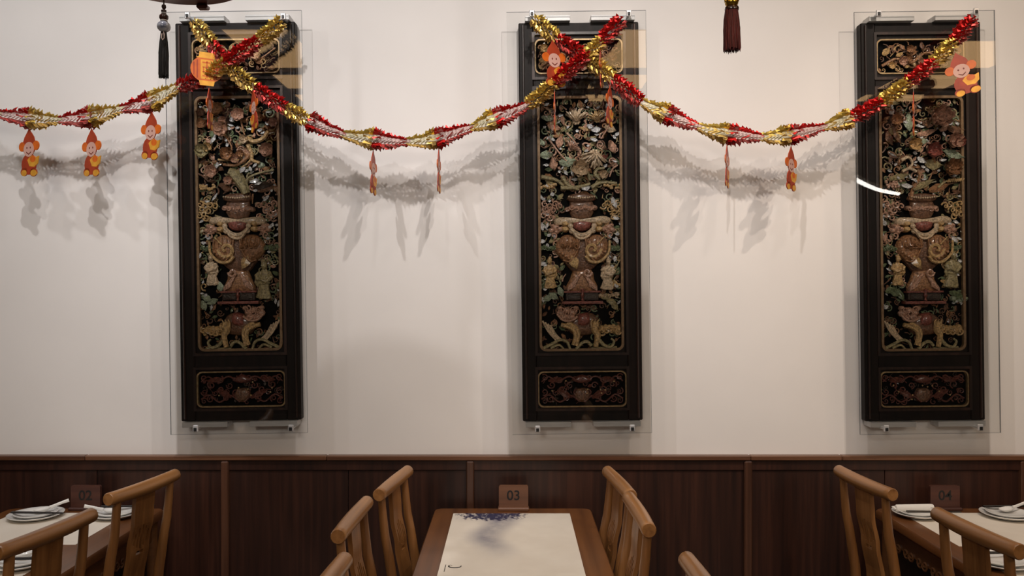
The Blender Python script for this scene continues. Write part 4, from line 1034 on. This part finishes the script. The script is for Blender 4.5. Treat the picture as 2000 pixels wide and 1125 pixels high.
# ------------------------------------------------------------------ crockery
def plate(x, y, z, r, label, name='plate', h=.018):
    t = MB().lathe([(.0005, .002), (r*.5, .002), (r*.55, 0), (r*.6, .001), (r*.86, h*.55), (r, h), (r, h+.002), (r*.97, h+.0025), (r*.84, h*.55+.004), (r*.6, .0055), (.0005, .005)], 40).build(name, M['porcelain'], None, True, (x, y, z))
    return tag(t, label, 'plate', 'white plates on the tables')
def chopsticks(x, y, z, ang, place, dz=0):
    for k, w_ in ((0, 'nearer'), (1, 'farther')):
        o = MB().tube([(-.115, 0, 0), (0, 0, 0), (.115, 0, 0)], [.0042, .0036, .0022], 8).build('chopstick', M['chopstick'])
        a = math.radians(ang); o.location = (x-math.sin(a)*.009*k, y+math.cos(a)*.009*k, z+.0045); o.rotation_euler = (0, 0, a)
        tag(o, '%s black chopstick on %s' % (w_, place), 'chopstick', 'black chopsticks')
def spoon(x, y, z, ang, label, tilt=10):
    t = empty('soup_spoon', (x, y, z), (0, -math.radians(tilt), math.radians(ang))); tag(t, label, 'spoon', 'white porcelain spoons')
    mb = MB(); vs = []; fs = []; n = 14; m = 5
    for side, off in ((0, 0), (1, -.0025)):
        b = len(vs)
        for i in range(m):
            q = i/(m-1)
            for k in range(n):
                a = 2*PI*k/n; vs.append((.030*q*math.cos(a)*1.15, .023*q*math.sin(a), .004+.014*q*q+off))
        for i in range(m-1):
            for k in range(n):
                f = (b+i*n+k, b+i*n+(k+1) % n, b+(i+1)*n+(k+1) % n, b+(i+1)*n+k); fs.append(f if side == 0 else f[::-1])
    b2 = m*n
    for k in range(n): fs.append(((m-1)*n+k, (m-1)*n+(k+1) % n, b2+(m-1)*n+(k+1) % n, b2+(m-1)*n+k))
    mb.add(vs, fs); mb.build('spoon_bowl', M['porcelain'], t)
    MB().tube([(.030, 0, .015), (.050, 0, .020), (.080, 0, .026), (.105, 0, .029)], [.009, .0065, .0065, .008], 10, 0, .5).build('handle', M['porcelain'], t)
def napkin(x, y, z, ang, label):
    mb = MB(); pts = []
    mb.tube([(-.085, 0, .017), (-.08, 0, .017), (.07, 0, .017), (.085, 0, .017)], [.013, .016, .016, .014], 12, 0, .85)
    mb.box((.078, 0, .02), (.03, .028, .003), (0, .2, .3)); mb.box((-.085, .004, .018), (.02, .022, .003), (.3, 0, .2))
    o = mb.build('rolled_napkin', M['napkin'], None, True, (x, y, z)); o.rotation_euler = (0, 0, math.radians(ang))
    tag(o, label, 'napkin')
def place_setting(px, py, r, where, sp=None, chop=None, nap=None, Y=None):
    p = at_z(px, py, ZT+.012)
    if Y: p = at(px, py, Y)
    z = ZT+.0014
    plate(p.x, p.y, z, r, 'white dinner plate under a smaller one %s' % where)
    plate(p.x, p.y, z+.0072, r*.78, 'small white upper plate %s' % where, 'side_plate', .016)
    zz = z+.030
    if sp is not None: spoon(p.x+sp[0], p.y+sp[1], z+.016, sp[2], 'white soup spoon resting on plates %s' % where, 8)
    if chop is not None: chopsticks(p.x+chop[0], p.y+chop[1], z+.0275, chop[2], 'plates %s' % where)
    if nap is not None: napkin(p.x+nap[0], p.y+nap[1], z+.0135, nap[2], 'rolled white paper napkin %s' % where)
place_setting(70, 1006, .112, 'at the far left of the left table', (.02, .02, 25), (.03, -.045, -3))
place_setting(226, 1004, .100, 'behind the chair on the left table', (-.02, -.01, 205), (.03, .045, 4))
place_setting(40, 1098, .110, 'at the near end of the left table', (0, .03, 15), (.03, -.03, 3))
place_setting(1790, 1003, .100, 'at the far left of the right table', None, (.05, -.055, -2), (.0, .02, 4))
place_setting(1968, 1005, .110, 'at the far right of the right table', (.01, .02, 5), (.04, .055, 3))
place_setting(1955, 1097, .110, 'at the near end of the right table', None, (0, .03, 2))

# ------------------------------------------------------------------ chairs
ZR = .98; RL = .41
def make_chair():
    """local +x is the way the sitter faces; origin on the floor below the crest rail"""
    t = empty('dining_chair', (0, 0, 0)); h = RL/2
    def bx(z):           # fore-aft S curve of the back
        q = [(0.0, .0), (.25, .05), (.45, .062), (.60, .052), (.75, .028), (.86, .008), (.98, 0.0)]
        for (a, xa), (b, xb) in zip(q[:-1], q[1:]):
            if a <= z <= b:
                s_ = (z-a)/(b-a); s_ = s_*s_*(3-2*s_); return xa+(xb-xa)*s_
        return 0
    mb = MB(); ys = [-h, -h+.004, -h+.03, -h*.4, 0, h*.4, h-.03, h-.004, h]
    mb.tube([(-.006*(1-(y/h)**2)+.004, y, ZR+.004*(y/h)**2) for y in ys], [.0215, .0245, .0245, .026, .0265, .026, .0245, .0245, .0215], 18); mb.build('crest_rail', M['chair'], t)
    zs = [0, .12, .25, .35, .45, .52, .6, .68, .75, .82, .88, .93, .972]
    for sy in (-1, 1):
        mb = MB(); mb.tube([(bx(z), sy*(h-.045+.0*z), z) for z in zs], [.018, .018, .019, .02, .021, .021, .02, .019, .018, .017, .016, .015, .0145], 12); mb.build('back_post', M['chair_v'], t)
    # splat with a fan of pierced slots
    W = .115; nx = 23; nz = 40; z0, z1 = .47, .962
    def solid(u, z):
        for k in range(5):
            uc = (k-2)*.019; top_ = .838-abs(k-2)**1.5*.010; lo = .742+abs(k-2)**1.4*.008
            if abs(u-uc) < .0046 and lo < z < top_: return False
        if .722 < z < .736 and abs(u) < .022: return False
        return True
    us = sorted(set([-W/2, W/2]+[(k-2)*.019+d for k in range(5) for d in (-.0047, .0047)]+[-.022, .022, 0]))
    zl_ = sorted(set([z0+(z1-z0)*i/14 for i in range(15)]+[.722, .736]+[.838-abs(k-2)**1.5*.010 for k in range(5)]+[.742+abs(k-2)**1.4*.008 for k in range(5)]))
    mb = MB(); th = .008; cells = {}
    for i in range(len(us)-1):
        for j in range(len(zl_)-1): cells[(i, j)] = solid((us[i]+us[i+1])/2, (zl_[j]+zl_[j+1])/2)
    def V(i, j, s_): return (bx(zl_[j])+.002+s_*th, us[i], zl_[j])
    for (i, j), ok in cells.items():
        if not ok: continue
        mb.add([V(i, j, 1), V(i+1, j, 1), V(i+1, j+1, 1), V(i, j+1, 1)], [(0, 1, 2, 3)])
        mb.add([V(i, j, -1), V(i+1, j, -1), V(i+1, j+1, -1), V(i, j+1, -1)], [(3, 2, 1, 0)])
        for di, dj, a, b in ((-1, 0, (i, j+1), (i, j)), (1, 0, (i+1, j), (i+1, j+1)), (0, -1, (i, j), (i+1, j)), (0, 1, (i+1, j+1), (i, j+1))):
            if not cells.get((i+di, j+dj), False):
                mb.add([V(*a, 1), V(*a, -1), V(*b, -1), V(*b, 1)], [(0, 1, 2, 3)])
    mb.build('splat', M['chair_v'], t, False)
    sd = .34
    o = MB().box((.085+sd/2-.02, 0, .445), (sd, RL-.02, .03), bev=.008).build('seat', M['chair'], t, False)
    for sy in (-1, 1):
        MB().tube([(.085+sd-.05, sy*(h-.045), 0), (.085+sd-.05, sy*(h-.045), .2), (.085+sd-.05, sy*(h-.045), .432)], [.017, .019, .02], 12).build('front_leg', M['chair_v'], t)
        MB().tube([(.055, sy*(h-.045), .16), (.085+sd-.05, sy*(h-.045), .16)], .010, 8).build('stretcher', M['chair_v'], t)
        MB().box((.085+sd/2-.03, sy*(h-.045), .405), (sd-.06, .016, .05), bev=.003).build('seat_rail', M['chair_v'], t, False)
    MB().tube([(.085+sd-.05, -h+.05, .11), (.085+sd-.05, h-.05, .11)], .011, 8).build('stretcher', M['chair_v'], t)
    return t
proto = make_chair(); used = [False]
def chair(far, near, face, label, shiftX=0):
    a = at_z(far[0], far[1], ZR); b = at_z(near[0], near[1], ZR); d = (a-b); d.z = 0
    o = proto if not used[0] else copy_tree(proto); used[0] = True
    ang = math.atan2(-d.x, d.y)
    if face < 0: ang += PI
    m = (a+b)/2
    o.location = (m.x+shiftX, m.y, 0); o.rotation_euler = (0, 0, ang)
    tag(o, label, 'chair', 'wooden dining chairs at the tables'); return o
chair((336, 932), (224, 974), -1, 'wooden chair at the far right side of table 02, seen from behind')
chair((176, 1010), (4, 1080), -1, 'wooden chair in the bottom left corner at the near side of table 02')
chair((792, 924), (742, 966), 1, 'wooden chair on the left of table 03 closest to the wall')
chair((713, 985), (660, 1048), 1, 'wooden chair second from the wall on the left of table 03')
chair((668, 1100), (592, 1205), 1, 'chair on the left of table 03 showing only the tip of its rail')
chair((1182, 923), (1226, 970), -1, 'wooden chair on the right of table 03 closest to the wall', .014)
chair((1222, 972), (1264, 1041), -1, 'wooden chair second from the wall on the right of table 03', .012)
chair((1345, 1098), (1420, 1205), -1, 'chair on the right of table 03 with only its rail tip in view')
chair((1643, 924), (1733, 965), 1, 'wooden chair at the far left side of table 04')
chair((1829, 1006), (1988, 1080), 1, 'wooden chair in the bottom right corner at the near side of table 04')

# curved lamp seen only as a reflection in the right glass
t = empty('curved_lamp', (4.45, -.45, 2.80)); tag(t, 'curved tube lamp, its white arc reflected at the left of the right glass cover', 'lamp')
arc = [(p.x-4.45, p.y+.45, 0) for p in catmull([(3.0, -.02, 0), (3.44, -.70, 0), (3.90, -1.33, 0), (4.30, -1.72, 0)], 6)]
MB().tube(arc, [.022]*len(arc), 8).build('lit_tube', M['lamp_white'], t)
MB().tube([(p[0], p[1], .03) for p in arc], [.026]*len(arc), 8).build('housing', M['steel'], t)
for k in (2, 9, 15): MB().tube([(arc[k][0], arc[k][1], .05), (arc[k][0], arc[k][1], ZC-2.80)], .003, 6).build('cable', M['cord'], t)
